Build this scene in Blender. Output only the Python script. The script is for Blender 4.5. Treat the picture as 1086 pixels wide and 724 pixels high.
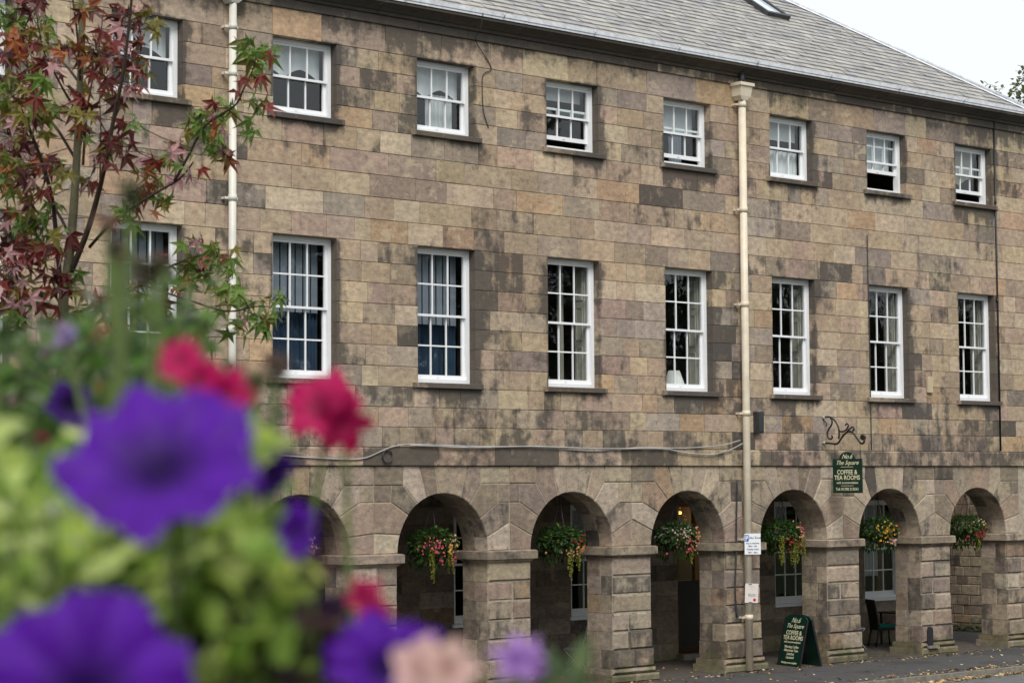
import bpy, math, random
from mathutils import Vector, Matrix, noise
R = math.radians
random.seed(7)
for o in list(bpy.data.objects): bpy.data.objects.remove(o)
sc = bpy.context.scene
COL = sc.collection

# ------------------------------------------------------------------ camera
CAM = Vector((-8.8265, -28.5976, 3.66)); YAW, PIT, ROL = 0.7206, 0.0655, -0.0064; FPX = 2286.7
rv = Vector((math.cos(YAW), -math.sin(YAW), 0))
fv = Vector((math.sin(YAW)*math.cos(PIT), math.cos(YAW)*math.cos(PIT), math.sin(PIT)))
uv = Vector((-math.sin(PIT)*math.sin(YAW), -math.sin(PIT)*math.cos(YAW), math.cos(PIT)))
cX = rv*math.cos(ROL)+uv*math.sin(ROL); cY = -rv*math.sin(ROL)+uv*math.cos(ROL)
cam = bpy.data.cameras.new('camera'); camo = bpy.data.objects.new('camera', cam); COL.objects.link(camo)
camo.matrix_world = Matrix(((cX.x, cY.x, -fv.x, CAM.x), (cX.y, cY.y, -fv.y, CAM.y), (cX.z, cY.z, -fv.z, CAM.z), (0, 0, 0, 1)))
cam.sensor_width = 36; cam.lens = FPX/1086*36; cam.clip_start = 0.05; cam.clip_end = 2000
cam.dof.use_dof = True; cam.dof.focus_distance = 38.0; cam.dof.aperture_fstop = 8.6
sc.camera = camo
def at(px, py, d):
    "a point d metres from the camera along the line of sight of a photo pixel"
    a = (px-543)/FPX; b = (362-py)/FPX
    return CAM + (fv + cX*a + cY*b)*d

# ------------------------------------------------------------------ world, sun, exposure
SUN_EL, SUN_AZ = 48, 215      # azimuth clockwise from +Y
w = bpy.data.worlds.new('World'); sc.world = w; w.use_nodes = True
nt = w.node_tree; nt.nodes.clear()
sky = nt.nodes.new('ShaderNodeTexSky'); sky.sky_type = 'NISHITA'; sky.sun_disc = False
sky.sun_elevation = R(SUN_EL); sky.sun_rotation = R(SUN_AZ); sky.dust_density = 4; sky.air_density = 1.2; sky.ozone_density = 1
hs = nt.nodes.new('ShaderNodeHueSaturation'); hs.inputs['Saturation'].default_value = 0.35
mx = nt.nodes.new('ShaderNodeMixRGB'); mx.inputs[0].default_value = 0.80
mx.inputs[2].default_value = (7.3, 7.7, 8.1, 1)          # the even cloud layer
bgn = nt.nodes.new('ShaderNodeBackground'); bgn.inputs[1].default_value = 0.10
wo = nt.nodes.new('ShaderNodeOutputWorld')
nt.links.new(sky.outputs[0], hs.inputs['Color']); nt.links.new(hs.outputs[0], mx.inputs[1])
nt.links.new(mx.outputs[0], bgn.inputs[0]); nt.links.new(bgn.outputs[0], wo.inputs[0])
sl = bpy.data.lights.new('sun', 'SUN'); sl.energy = 1.75; sl.angle = R(25); sl.color = (1, .965, .91)
so = bpy.data.objects.new('sun', sl); COL.objects.link(so)
sd = Vector((math.sin(R(SUN_AZ))*math.cos(R(SUN_EL)), math.cos(R(SUN_AZ))*math.cos(R(SUN_EL)), math.sin(R(SUN_EL))))
so.rotation_euler = sd.to_track_quat('Z', 'Y').to_euler(); so.location = (0, -20, 30)
vs = sc.view_settings; vs.view_transform = 'Standard'; vs.look = 'None'; vs.exposure = 0.56; vs.gamma = 1; vs.use_curve_mapping = False

# ------------------------------------------------------------------ materials
def newmat(name):
    m = bpy.data.materials.new(name); m.use_nodes = True
    t = m.node_tree; b = t.nodes['Principled BSDF']
    return m, t, b
def N(t, ty, **k):
    n = t.nodes.new(ty)
    for a, v in k.items():
        if a in n.inputs.keys(): n.inputs[a].default_value = v
        else: setattr(n, a, v)
    return n
def noise_n(t, vec, scale, detail=6, rough=.6):
    n = N(t, 'ShaderNodeTexNoise'); n.inputs['Scale'].default_value = scale
    n.inputs['Detail'].default_value = detail; n.inputs['Roughness'].default_value = rough
    t.links.new(vec, n.inputs['Vector']); return n.outputs[0]
def ramp(t, fac, a, b, ca=(0, 0, 0, 1), cb=(1, 1, 1, 1)):
    r = N(t, 'ShaderNodeValToRGB'); r.color_ramp.elements[0].position = a; r.color_ramp.elements[1].position = b
    r.color_ramp.elements[0].color = ca; r.color_ramp.elements[1].color = cb
    t.links.new(fac, r.inputs[0]); return r.outputs[0]
def mix(t, fac, a, b, mode='MIX'):
    m = N(t, 'ShaderNodeMixRGB', blend_type=mode)
    for i, v in ((0, fac), (1, a), (2, b)):
        if isinstance(v, (int, float)): m.inputs[i].default_value = v
        elif isinstance(v, tuple): m.inputs[i].default_value = v if len(v) == 4 else (*v, 1)
        else: t.links.new(v, m.inputs[i])
    return m.outputs[0]
def mth(t, op, a, b):
    m = N(t, 'ShaderNodeMath', operation=op)
    for i, v in ((0, a), (1, b)):
        if isinstance(v, (int, float)): m.inputs[i].default_value = v
        else: t.links.new(v, m.inputs[i])
    return m.outputs[0]
def bump(t, b, h, s=.4, d=.01):
    n = N(t, 'ShaderNodeBump'); n.inputs['Strength'].default_value = s; n.inputs['Distance'].default_value = d
    t.links.new(h, n.inputs['Height']); t.links.new(n.outputs[0], b.inputs['Normal'])

def stone_material(name, moss=False, patch=1.0, facade=False):
    m, t, b = newmat(name)
    at_ = N(t, 'ShaderNodeAttribute', attribute_name='col')
    tc = N(t, 'ShaderNodeTexCoord'); v = tc.outputs['Object']
    mp = N(t, 'ShaderNodeMapping'); mp.inputs['Scale'].default_value = (1, 1, 1.6); t.links.new(v, mp.inputs[0])
    # block colour pushed around by two scales of mottling
    def wide(n_, k): return mth(t, 'ADD', mth(t, 'MULTIPLY', mth(t, 'SUBTRACT', n_, .5), k), .5)
    n1 = noise_n(t, v, 1.3, 8, .62); n2 = noise_n(t, mp.outputs[0], 7, 9, .7); n3 = noise_n(t, v, 70, 4, .7)
    c = mix(t, 1.0, at_.outputs['Color'], ramp(t, n1, .3, .7, (.78, .78, .80, 1), (1.2, 1.18, 1.14, 1)), 'MULTIPLY')
    c = mix(t, 1.0, c, ramp(t, n2, .34, .66, (.68, .68, .70, 1), (1.24, 1.22, 1.17, 1)), 'MULTIPLY')
    # scaled-off patches that show fresh yellow sandstone, hard edged
    n4 = wide(noise_n(t, mp.outputs[0], 2.1, 12, .66), 2.0)
    p = ramp(t, n4, .66, .70)
    c = mix(t, mth(t, 'MULTIPLY', p, .6*patch), c, (.47, .385, .26))
    # sooty crust with ragged edges: amount rides on the soot value stored per block
    n5 = wide(noise_n(t, v, 2.6, 12, .68), 2.3)
    ms_ = N(t, 'ShaderNodeMapping'); ms_.inputs['Scale'].default_value = (3.2, 3.2, .45); t.links.new(v, ms_.inputs[0])
    n7 = wide(noise_n(t, ms_.outputs[0], 1.6, 7, .6), 1.0)
    s = mth(t, 'ADD', mth(t, 'ADD', n5, mth(t, 'SUBTRACT', n7, .5)), mth(t, 'MULTIPLY', mth(t, 'SUBTRACT', at_.outputs['Alpha'], .5), .95))
    if facade:      # soot gathers beside and under the windows, under the eaves and above the band
        sp = N(t, 'ShaderNodeSeparateXYZ'); t.links.new(v, sp.inputs[0]); X_, Z_ = sp.outputs[0], sp.outputs[2]
        def mr(val, a_, b_, lo=0.0, hi=1.0):
            q = N(t, 'ShaderNodeMapRange'); q.interpolation_type = 'SMOOTHSTEP'; q.inputs[1].default_value = a_; q.inputs[2].default_value = b_
            q.inputs[3].default_value = lo; q.inputs[4].default_value = hi; t.links.new(val, q.inputs[0]); return q.outputs[0]
        fx = mth(t, 'MULTIPLY', mth(t, 'SUBTRACT', mth(t, 'FRACT', mth(t, 'ADD', mth(t, 'DIVIDE', mth(t, 'SUBTRACT', X_, 8.8), 3.0), .5), 0), .5), 3.0)
        ax = mth(t, 'ABSOLUTE', fx, 0)
        side = mr(ax, .62, .98, 1, 0); under = mr(ax, .80, .66, 0, 1); wide_ = mr(ax, .9, .75)
        def band(z0, z1, f0=.04, f1=.04): return mth(t, 'MULTIPLY', mr(Z_, z0-f0, z0+f0), mr(Z_, z1-f1, z1+f1, 1, 0))
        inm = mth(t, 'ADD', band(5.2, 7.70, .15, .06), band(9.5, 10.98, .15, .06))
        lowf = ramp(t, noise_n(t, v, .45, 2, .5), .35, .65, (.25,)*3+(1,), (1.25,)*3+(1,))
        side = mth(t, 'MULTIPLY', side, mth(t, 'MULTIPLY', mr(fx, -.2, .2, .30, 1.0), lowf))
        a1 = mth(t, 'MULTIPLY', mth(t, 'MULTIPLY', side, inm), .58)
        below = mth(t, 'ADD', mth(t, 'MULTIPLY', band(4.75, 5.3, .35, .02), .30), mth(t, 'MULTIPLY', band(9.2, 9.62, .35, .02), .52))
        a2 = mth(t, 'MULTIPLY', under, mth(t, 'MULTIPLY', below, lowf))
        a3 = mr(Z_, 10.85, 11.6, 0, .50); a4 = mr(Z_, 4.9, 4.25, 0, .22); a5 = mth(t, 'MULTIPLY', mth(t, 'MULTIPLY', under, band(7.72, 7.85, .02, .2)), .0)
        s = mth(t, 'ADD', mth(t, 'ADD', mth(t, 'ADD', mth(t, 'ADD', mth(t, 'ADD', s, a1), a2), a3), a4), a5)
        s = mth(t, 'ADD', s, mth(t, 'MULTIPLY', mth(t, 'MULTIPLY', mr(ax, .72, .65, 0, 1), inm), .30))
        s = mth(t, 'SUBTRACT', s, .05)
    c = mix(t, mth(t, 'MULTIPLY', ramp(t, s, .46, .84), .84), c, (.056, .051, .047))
    n6 = wide(noise_n(t, v, 11, 9, .75), 2.0)
    c = mix(t, mth(t, 'MULTIPLY', ramp(t, n6, .62, .76), .5), c, (.085, .073, .06))
    c = mix(t, 1.0, c, ramp(t, n3, .2, .8, (.84, .84, .84, 1), (1.16, 1.16, 1.16, 1)), 'MULTIPLY')
    if moss:
        ge = N(t, 'ShaderNodeNewGeometry'); sx = N(t, 'ShaderNodeSeparateXYZ'); t.links.new(ge.outputs['Position'], sx.inputs[0])
        h = N(t, 'ShaderNodeMapRange'); h.inputs[1].default_value = 0.9; h.inputs[2].default_value = 0.1
        h.inputs[3].default_value = -.25; h.inputs[4].default_value = .22; t.links.new(sx.outputs[2], h.inputs[0])
        q = ramp(t, mth(t, 'ADD', noise_n(t, v, 2.3, 8, .7), h.outputs[0]), .52, .72)
        c = mix(t, mth(t, 'MULTIPLY', q, .55), c, (.10, .105, .04))
    t.links.new(c, b.inputs['Base Color']); b.inputs['Roughness'].default_value = .9
    b.inputs['Specular IOR Level'].default_value = .25
    bump(t, b, mix(t, .5, n2, n3), .5, .012)
    return m
def plain(name, col, rough=.6, spec=.4, vary=0, vs_=5, metal=0, bmp=0, emis=0):
    m, t, b = newmat(name)
    b.inputs['Roughness'].default_value = rough; b.inputs['Specular IOR Level'].default_value = spec; b.inputs['Metallic'].default_value = metal
    if vary:
        v = N(t, 'ShaderNodeTexCoord').outputs['Object']; n = noise_n(t, v, vs_, 8, .65)
        lo = tuple(x*(1-vary) for x in col)+(1,); hi = tuple(min(1, x*(1+vary)) for x in col)+(1,)
        t.links.new(ramp(t, n, .3, .7, lo, hi), b.inputs['Base Color'])
        if bmp: bump(t, b, n, bmp, .01)
    else: b.inputs['Base Color'].default_value = (*col, 1)
    if emis: b.inputs['Emission Color'].default_value = (*col, 1); b.inputs['Emission Strength'].default_value = emis
    return m
def attr_mat(name, rough=.6, spec=.3, trans=0, vary=.25, vs_=20, bmp=0):
    m, t, b = newmat(name); a = N(t, 'ShaderNodeAttribute', attribute_name='col')
    v = N(t, 'ShaderNodeTexCoord').outputs['Object']; n = noise_n(t, v, vs_, 6, .6)
    c = mix(t, 1.0, a.outputs['Color'], ramp(t, n, .3, .7, (1-vary,)*3+(1,), (1+vary,)*3+(1,)), 'MULTIPLY')
    t.links.new(c, b.inputs['Base Color']); b.inputs['Roughness'].default_value = rough; b.inputs['Specular IOR Level'].default_value = spec
    if bmp: bump(t, b, n, bmp, .01)
    if trans:
        tr = N(t, 'ShaderNodeBsdfTranslucent'); t.links.new(c, tr.inputs[0]); ms = N(t, 'ShaderNodeMixShader'); ms.inputs[0].default_value = trans
        out = t.nodes['Material Output']; t.links.new(b.outputs[0], ms.inputs[1]); t.links.new(tr.outputs[0], ms.inputs[2]); t.links.new(ms.outputs[0], out.inputs[0])
    return m
M = {}
M['ashlar'] = stone_material('ashlar', facade=True); M['arcade'] = stone_material('arcade_stone', moss=True, patch=.5)
M['mortar'] = plain('mortar', (.17, .145, .11), .95, .1, .4, 9)
M['lime_mortar'] = plain('lime_mortar', (.36, .31, .24), .95, .1, .35, 9)
M['white'] = plain('white_paint', (.80, .81, .82), .35, .4, .03, 9)
M['cream'] = plain('cream_paint', (.66, .58, .45), .45, .4, .16, 3); M['offwhite'] = plain('off_white_paint', (.62, .60, .53), .45, .4, .14, 3)
M['black_iron'] = plain('black_iron', (.012, .012, .013), .45, .5)
M['dark_metal'] = plain('dark_metal', (.03, .032, .036), .5, .5, .3)
M['lead'] = plain('lead', (.58, .60, .63), .55, .5, .25, 6)
M['slate'] = attr_mat('slate', .48, .55, 0, .22, 6, .3)
M['asphalt'] = None
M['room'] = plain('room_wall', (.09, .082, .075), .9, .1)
M['plaster'] = plain('pale_shutter_paint', (.50, .47, .40), .6, .3)
M['wood'] = plain('varnished_wood', (.30, .13, .045), .4, .4, .3, 8)
M['dark_door'] = plain('dark_door_paint', (.02, .018, .016), .4, .4)
M['net'] = plain('net_curtain', (.72, .73, .74), .9, .1)
M['bluecurt'] = plain('blue_curtain', (.05, .085, .14), .9, .1)
M['greyblind'] = plain('grey_blind', (.27, .30, .345), .9, .1)
M['green_board'] = plain('green_board', (.004, .030, .020), .35, .5)
M['letter'] = plain('cream_lettering', (.72, .68, .45), .5, .3)
M['signwhite'] = plain('sign_white', (.78, .80, .82), .4, .4)
M['signblue'] = plain('sign_blue', (.02, .10, .50), .4, .4)
M['ink'] = plain('black_ink', (.02, .02, .025), .6, .3)
M['red'] = plain('red_ink', (.5, .02, .03), .6, .3)
M['paper'] = plain('old_paper', (.66, .60, .56), .6, .3, .08, 30)
M['cable'] = plain('grey_cable', (.36, .35, .33), .5, .4, .3, 3)
M['dark_cable'] = plain('dark_cable', (.04, .04, .04), .5, .4)
M['galv'] = plain('galvanised_metal', (.42, .43, .43), .45, .5)
M['rattan'] = plain('black_rattan', (.008, .008, .009), .6, .4, .4, 60)
M['teal'] = plain('teal_cushion', (.01, .14, .11), .9, .1)
M['bark'] = plain('bark', (.13, .12, .075), .85, .2, .35, 12, bmp=.5)
M['twig'] = plain('dark_twig', (.055, .038, .03), .8, .2)
M['leaf'] = attr_mat('tree_leaf', .5, .4, .35, .25, 40)
M['foliage'] = attr_mat('plant_leaf', .55, .4, .5, .25, 60)
M['petal'] = attr_mat('petal', .55, .25, .35, .18, 90)
M['deadleaf'] = attr_mat('dead_leaf', .7, .2, 0, .3, 30)
M['grass'] = plain('grass_bank', (.05, .062, .03), .95, .1, .45, 3)
M['terracotta'] = plain('planter_timber', (.16, .10, .06), .8, .2, .3, 6)
M['soil'] = plain('soil', (.04, .028, .02), .95, .1, .4, 30)
M['coir'] = plain('basket_liner', (.07, .06, .03), .95, .1, .4, 40)
M['shade'] = plain('lampshade', (.85, .84, .80), .8, .1)
M['warm'] = plain('warm_lamp', (1, .42, .12), .5, .1, emis=1.0)
def glass():
    m, t, b = newmat('window_glass'); t.nodes.remove(b)
    tr = N(t, 'ShaderNodeBsdfTransparent'); tr.inputs[0].default_value = (.94, .96, .96, 1)
    gl = N(t, 'ShaderNodeBsdfGlossy'); gl.inputs['Roughness'].default_value = .02
    v = N(t, 'ShaderNodeTexCoord').outputs['Object']; n = noise_n(t, v, 2.5, 2, .5)
    bp = N(t, 'ShaderNodeBump'); bp.inputs['Strength'].default_value = .25; bp.inputs['Distance'].default_value = .01
    t.links.new(n, bp.inputs['Height']); t.links.new(bp.outputs[0], gl.inputs['Normal'])
    ge = N(t, 'ShaderNodeNewGeometry'); dp = N(t, 'ShaderNodeVectorMath', operation='DOT_PRODUCT'); t.links.new(ge.outputs['Normal'], dp.inputs[0]); t.links.new(ge.outputs['Incoming'], dp.inputs[1])
    sch = mth(t, 'ADD', .045, mth(t, 'MULTIPLY', .95, mth(t, 'POWER', mth(t, 'SUBTRACT', 1.0, mth(t, 'ABSOLUTE', dp.outputs['Value'], 0)), 5)))
    ms = N(t, 'ShaderNodeMixShader'); t.links.new(sch, ms.inputs[0])
    t.links.new(tr.outputs[0], ms.inputs[1]); t.links.new(gl.outputs[0], ms.inputs[2])
    t.links.new(ms.outputs[0], t.nodes['Material Output'].inputs[0]); return m
M['glass'] = glass()
def asphalt(name, base, patches=True):
    m, t, b = newmat(name); v = N(t, 'ShaderNodeTexCoord').outputs['Object']
    n1 = noise_n(t, v, .7, 8, .6); n2 = noise_n(t, v, 120, 3, .7); n3 = noise_n(t, v, 4, 8, .65)
    c = mix(t, 1.0, tuple(base)+(1,), ramp(t, n3, .3, .7, (.75, .75, .76, 1), (1.25, 1.25, 1.22, 1)), 'MULTIPLY')
    if patches: c = mix(t, mth(t, 'MULTIPLY', ramp(t, n1, .54, .56), .5), c, tuple(x*.45 for x in base)+(1,))
    c = mix(t, 1.0, c, ramp(t, n2, .3, .7, (.7, .7, .7, 1), (1.35, 1.35, 1.35, 1)), 'MULTIPLY')
    t.links.new(c, b.inputs['Base Color']); b.inputs['Roughness'].default_value = .8; bump(t, b, n2, .5, .005); return m
M['asphalt'] = asphalt('asphalt_pavement', (.060, .057, .056)); M['road'] = asphalt('road_asphalt', (.115, .113, .115), False)
M['flag'] = asphalt('arcade_paving', (.075, .062, .050))
M['kerb'] = plain('kerb_stone', (.2, .18, .15), .9, .2, .35, 8)

# ------------------------------------------------------------------ mesh helpers
class MB:
    def __init__(s): s.v = []; s.f = []; s.c = []; s.m = []; s.sm = []
    def face(s, pts, col=(1, 1, 1, 0), mi=0, sm=False):
        i = len(s.v); s.v += [tuple(p) for p in pts]; s.f.append(tuple(range(i, i+len(pts)))); s.c.append(col); s.m.append(mi); s.sm.append(sm)
    def add(s, vs, fs, col=(1, 1, 1, 0), mi=0, sm=False):
        i = len(s.v); s.v += [tuple(p) for p in vs]
        for f in fs: s.f.append(tuple(a+i for a in f)); s.c.append(col); s.m.append(mi); s.sm.append(sm)
    def box(s, x0, x1, y0, y1, z0, z1, col=(1, 1, 1, 0), mi=0, T=None):
        vs = [Vector((x, y, z)) for x in (x0, x1) for y in (y0, y1) for z in (z0, z1)]
        if T is not None: vs = [T @ q for q in vs]
        s.add(vs, [(0, 1, 3, 2), (4, 6, 7, 5), (0, 4, 5, 1), (2, 3, 7, 6), (0, 2, 6, 4), (1, 5, 7, 3)], col, mi)
    def bar(s, p, q, w, h=None, col=(1, 1, 1, 0), mi=0, up=(0, 0, 1)):
        p = Vector(p); q = Vector(q); h = h or w; d = (q-p).normalized(); u = Vector(up)
        if abs(d.dot(u)) > .98: u = Vector((0, 1, 0))
        sx = d.cross(u).normalized()*w/2; uz = sx.cross(d).normalized()*h/2
        s.add([p-sx-uz, p+sx-uz, p+sx+uz, p-sx+uz, q-sx-uz, q+sx-uz, q+sx+uz, q-sx+uz],
              [(3, 2, 1, 0), (4, 5, 6, 7), (0, 1, 5, 4), (1, 2, 6, 5), (2, 3, 7, 6), (3, 0, 4, 7)], col, mi)
    def tube(s, pts, r, n=8, col=(1, 1, 1, 0), mi=0, cap=True):
        pts = [Vector(p) for p in pts]; rs = r if isinstance(r, (list, tuple)) else [r]*len(pts)
        base = len(s.v); prev = None
        for i, p in enumerate(pts):
            d = (pts[min(i+1, len(pts)-1)]-pts[max(i-1, 0)]).normalized()
            if prev is None: u = d.orthogonal().normalized()
            else:
                u = prev-d*prev.dot(d); u = u.normalized() if u.length > 1e-5 else d.orthogonal().normalized()
            prev = u; w_ = d.cross(u)
            for k in range(n):
                a = 2*math.pi*k/n; s.v.append(tuple(p+(u*math.cos(a)+w_*math.sin(a))*rs[i]))
        for i in range(len(pts)-1):
            for k in range(n):
                a = base+i*n+k; b = base+i*n+(k+1) % n
                s.f.append((a, b, b+n, a+n)); s.c.append(col); s.m.append(mi); s.sm.append(True)
        if cap:
            s.f.append(tuple(base+k for k in reversed(range(n)))); s.c.append(col); s.m.append(mi); s.sm.append(False)
            e = base+(len(pts)-1)*n; s.f.append(tuple(e+k for k in range(n))); s.c.append(col); s.m.append(mi); s.sm.append(False)
    def lathe(s, prof, c, n=20, col=(1, 1, 1, 0), mi=0):
        base = len(s.v); c = Vector(c)
        for r_, z in prof:
            for k in range(n):
                a = 2*math.pi*k/n; s.v.append((c.x+r_*math.cos(a), c.y+r_*math.sin(a), c.z+z))
        for i in range(len(prof)-1):
            for k in range(n):
                a = base+i*n+k; b = base+i*n+(k+1) % n; s.f.append((a, b, b+n, a+n)); s.c.append(col); s.m.append(mi); s.sm.append(True)
    def build(s, name, mats, parent=None):
        me = bpy.data.meshes.new(name); me.from_pydata(s.v, [], s.f)
        if not isinstance(mats, (list, tuple)): mats = [mats]
        for m_ in mats: me.materials.append(m_)
        for p, mi, sm in zip(me.polygons, s.m, s.sm): p.material_index = mi; p.use_smooth = sm
        ca = me.color_attributes.new('col', 'FLOAT_COLOR', 'CORNER'); d = []
        for p, c in zip(me.polygons, s.c):
            c = tuple(c) if len(c) == 4 else (*c, 0)
            d += list(c)*p.loop_total
        ca.data.foreach_set('color', d)
        o = bpy.data.objects.new(name, me); COL.objects.link(o)
        if parent is not None:
            o.parent = parent; o.matrix_parent_inverse = world_of(parent).inverted()
        return o
def world_of(o):
    m = o.matrix_parent_inverse @ o.matrix_basis if o.parent else o.matrix_basis
    return (world_of(o.parent) @ m) if o.parent else m
def thing(name, label, cat, loc, group=None, rz=0):
    o = bpy.data.objects.new(name, None); COL.objects.link(o); o.location = loc; o.rotation_euler = (0, 0, rz); o.empty_display_size = .2
    o['label'] = label; o['category'] = cat
    if group: o['group'] = group
    return o
def tag(o, label, cat, group=None):
    o['label'] = label; o['category'] = cat
    if group: o['group'] = group
    return o
def structure(o): o['kind'] = 'structure'; return o
def rnd(a, b): return random.uniform(a, b)
def inset(poly, d):
    n = len(poly); A = sum(poly[i][0]*poly[(i+1) % n][1]-poly[(i+1) % n][0]*poly[i][1] for i in range(n))
    if A < 0: poly = poly[::-1]
    out = []
    for i in range(n):
        p0, p1, p2 = Vector(poly[i-1]), Vector(poly[i]), Vector(poly[(i+1) % n])
        a = (p1-p0).normalized(); b = (p2-p1).normalized(); na = Vector((-a.y, a.x)); nb = Vector((-b.y, b.x))
        k = na+nb; den = max(.35, k.dot(na)); out.append(tuple(p1+k*(d/den)))
    return out
def block(mb, poly, y0, y1, col, gap=.004, bev=.008, back=False, es=0):
    "one dressed stone: polygon in x,z with chamfered front arris, running back from y0 to y1"
    a = inset(poly, gap); b = inset(a, bev); n = len(a); i = len(mb.v)
    j = y0+bev
    mb.v += [(x, y0, z) for x, z in b]+[(x, j, z) for x, z in a]+[(x, y1, z) for x, z in a]
    fs = [tuple(range(n))]+[(k+n, (k+1) % n+n, (k+1) % n, k) for k in range(n)]+[(k+2*n, (k+1) % n+2*n, (k+1) % n+n, k+n) for k in range(n)]
    ce = (*col[:3], min(1, col[3]+es))
    for fi, f in enumerate(fs): mb.f.append(tuple(q+i for q in f)); mb.c.append(ce if 0 < fi <= n else col); mb.m.append(0); mb.sm.append(False)
    if back: mb.f.append(tuple(i+2*n+k for k in reversed(range(n)))); mb.c.append(col); mb.m.append(0); mb.sm.append(False)
def rect(x0, x1, z0, z1): return [(x0, z0), (x1, z0), (x1, z1), (x0, z1)]
PAL = [((.40, .312, .218), 6), ((.455, .368, .262), 4.5), ((.32, .255, .19), 3), ((.39, .292, .222), 2.4), ((.44, .312, .200), 1.3), ((.255, .21, .17), 1.6), ((.345, .288, .23), 3)]
def scol(soot=.3, sp=.22, g=1.0, pal=PAL):
    c = random.choices([p[0] for p in pal], [p[1] for p in pal])[0]; c = (c[0]*1.005, c[1]*1.0, c[2]*1.02); k = rnd(.88, 1.12)*g
    return (c[0]*k, c[1]*k*rnd(.97, 1.03), c[2]*k*rnd(.94, 1.06), max(0, min(1, soot+rnd(-sp, sp)+(rnd(.2, .4) if random.random() < .12 else 0))))
PALA = [((.325, .268, .20), 5), ((.385, .322, .245), 4), ((.225, .185, .142), 3), ((.29, .222, .172), 2), ((.32, .235, .155), .8)]

# ================================================================== the setting
g = MB()
def gz(x, y):
    t = min(1, max(0, (-12.0-y)/15.0)); t2 = t*t*(3-2*t)
    return -.25 + 2.25*t2
ys = [900, 300, 120, 60, 40, -11.8, -14, -16, -18, -20, -22, -24, -26, -28, -32, -40, -80, -300, -900]; xs = [-900, -300, -100, -40, -20, -10, 0, 10, 20, 40, 60, 100, 300, 900]
for i in range(len(xs)-1):
    for j in range(len(ys)-1):
        q = [(xs[i], ys[j+1]), (xs[i+1], ys[j+1]), (xs[i+1], ys[j]), (xs[i], ys[j])]
        g.face([(x, y, gz(x, y)) for x, y in q], sm=True)
structure(g.build('ground', M['grass']))
KY = -2.95       # the kerb face
g = MB(); g.box(-80, 120, -11.5, KY-.13, -.2, -.11); structure(g.build('road', M['road']))
g = MB(); g.box(-80, 120, KY, 8, -.2, 0.0); structure(g.build('pavement', M['asphalt']))
g = MB(); g.box(3.0, 31.35, -.18, 2.78, -.05, .012); structure(g.build('arcade_floor', M['flag']))
g = MB(); x = -30.0
while x < 70:
    L = rnd(.85, .95); g.box(x+.004, x+L-.004, KY-.13, KY-.002, -.2, .004); x += L
structure(g.build('kerb', M['kerb']))

# ================================================================== the building
X0, X1 = 2.6, 31.85
B = thing('arcaded_building', 'long three storey sandstone building with an arcade, white sash windows and slate roof', 'building', (17, 0, 0))
WB = [3*i+8.8 for i in range(-1, 8)]     # window centres
WW = .64
ZA, ZS, ZM0, ZM1, ZU0, ZU1, ZF = 3.965, 4.275, 5.38, 7.716, 9.70, 10.96, 11.43
def courses():
    c = []
    def add(a, b, n):
        for k in range(n): c.append((a+(b-a)*k/n, a+(b-a)*(k+1)/n))
    add(ZS, ZM0-.09, 3); add(ZM0-.09, ZM1, 7); add(ZM1, ZU0-.09, 5); add(ZU0-.09, ZU1, 4); add(ZU1, ZF, 1)
    return c
wall = MB(); core = MB()
pipes_x = (10.28, 22.2, 30.53)
for ci, (z0, z1) in enumerate(courses()):
    zc = (z0+z1)/2
    ops = []
    if ZM0-.1 < zc < ZM1: ops = [(c-WW, c+WW) for c in WB]
    if ZU0-.1 < zc < ZU1: ops = [(c-WW, c+WW) for c in WB]
    segs = []; x = X0
    for a, b in ops: segs.append((x, a)); x = b
    segs.append((x, X1))
    for a, b in segs:
        if b-a < .05: continue
        lintel = z1 == ZF
        lo, hi = (.7, 1.35) if lintel else (.34, 1.0)
        if ops: lo, hi = .34, .80
        if ci in (11, 12, 13): lo, hi = .5, 1.25
        cuts = [a]
        while b-cuts[-1] > hi*1.15:
            cuts.append(cuts[-1]+rnd(lo, hi))
            if b-cuts[-1] < lo*.75: cuts[-1] = b-lo*.9; break
        cuts.append(b)
        if len(cuts) > 2 and cuts[-1]-cuts[-2] < .2: cuts.pop(-2)
        for p, q in zip(cuts, cuts[1:]):
            xm = (p+q)/2; soot = .30
            if zc > ZU0: soot += .04
            jam = min([min(abs(q-(c-WW)), abs(p-(c+WW))) for c in WB]) < .02 and ops
            under = min(abs(xm-c) for c in WB) < .5
            if min(abs(xm-c) for c in pipes_x) < .45: soot += .16
            if z0 < ZS+.7: soot += .06
            soot += .38*noise.noise(Vector((xm*.35, zc*.5, 3.1)))*1.6
            gl = 1.0+.16*noise.noise(Vector((xm*.22, zc*.4, 9.7)))
            block(wall, rect(p, q, z0, z1), rnd(-.004, .004), .26, scol(soot, .24, gl), .0035, .006)
for i, c in enumerate(WB+[None]):
    a = WB[i-1]+WW+.012 if i else X0+.01; b = c-WW-.012 if c else X1-.01
    core.box(a, b, .016, .25, ZS, ZU1+.1)
    if c:
        for z0, z1 in ((ZS, ZM0-.10), (ZM1+.012, ZU0-.10), (ZU1+.012, ZF+.02)): core.box(c-WW-.02, c+WW+.02, .017, .249, z0, z1)
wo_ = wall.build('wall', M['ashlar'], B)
core.build('mortar_joints', M['mortar'], wo_)
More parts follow.
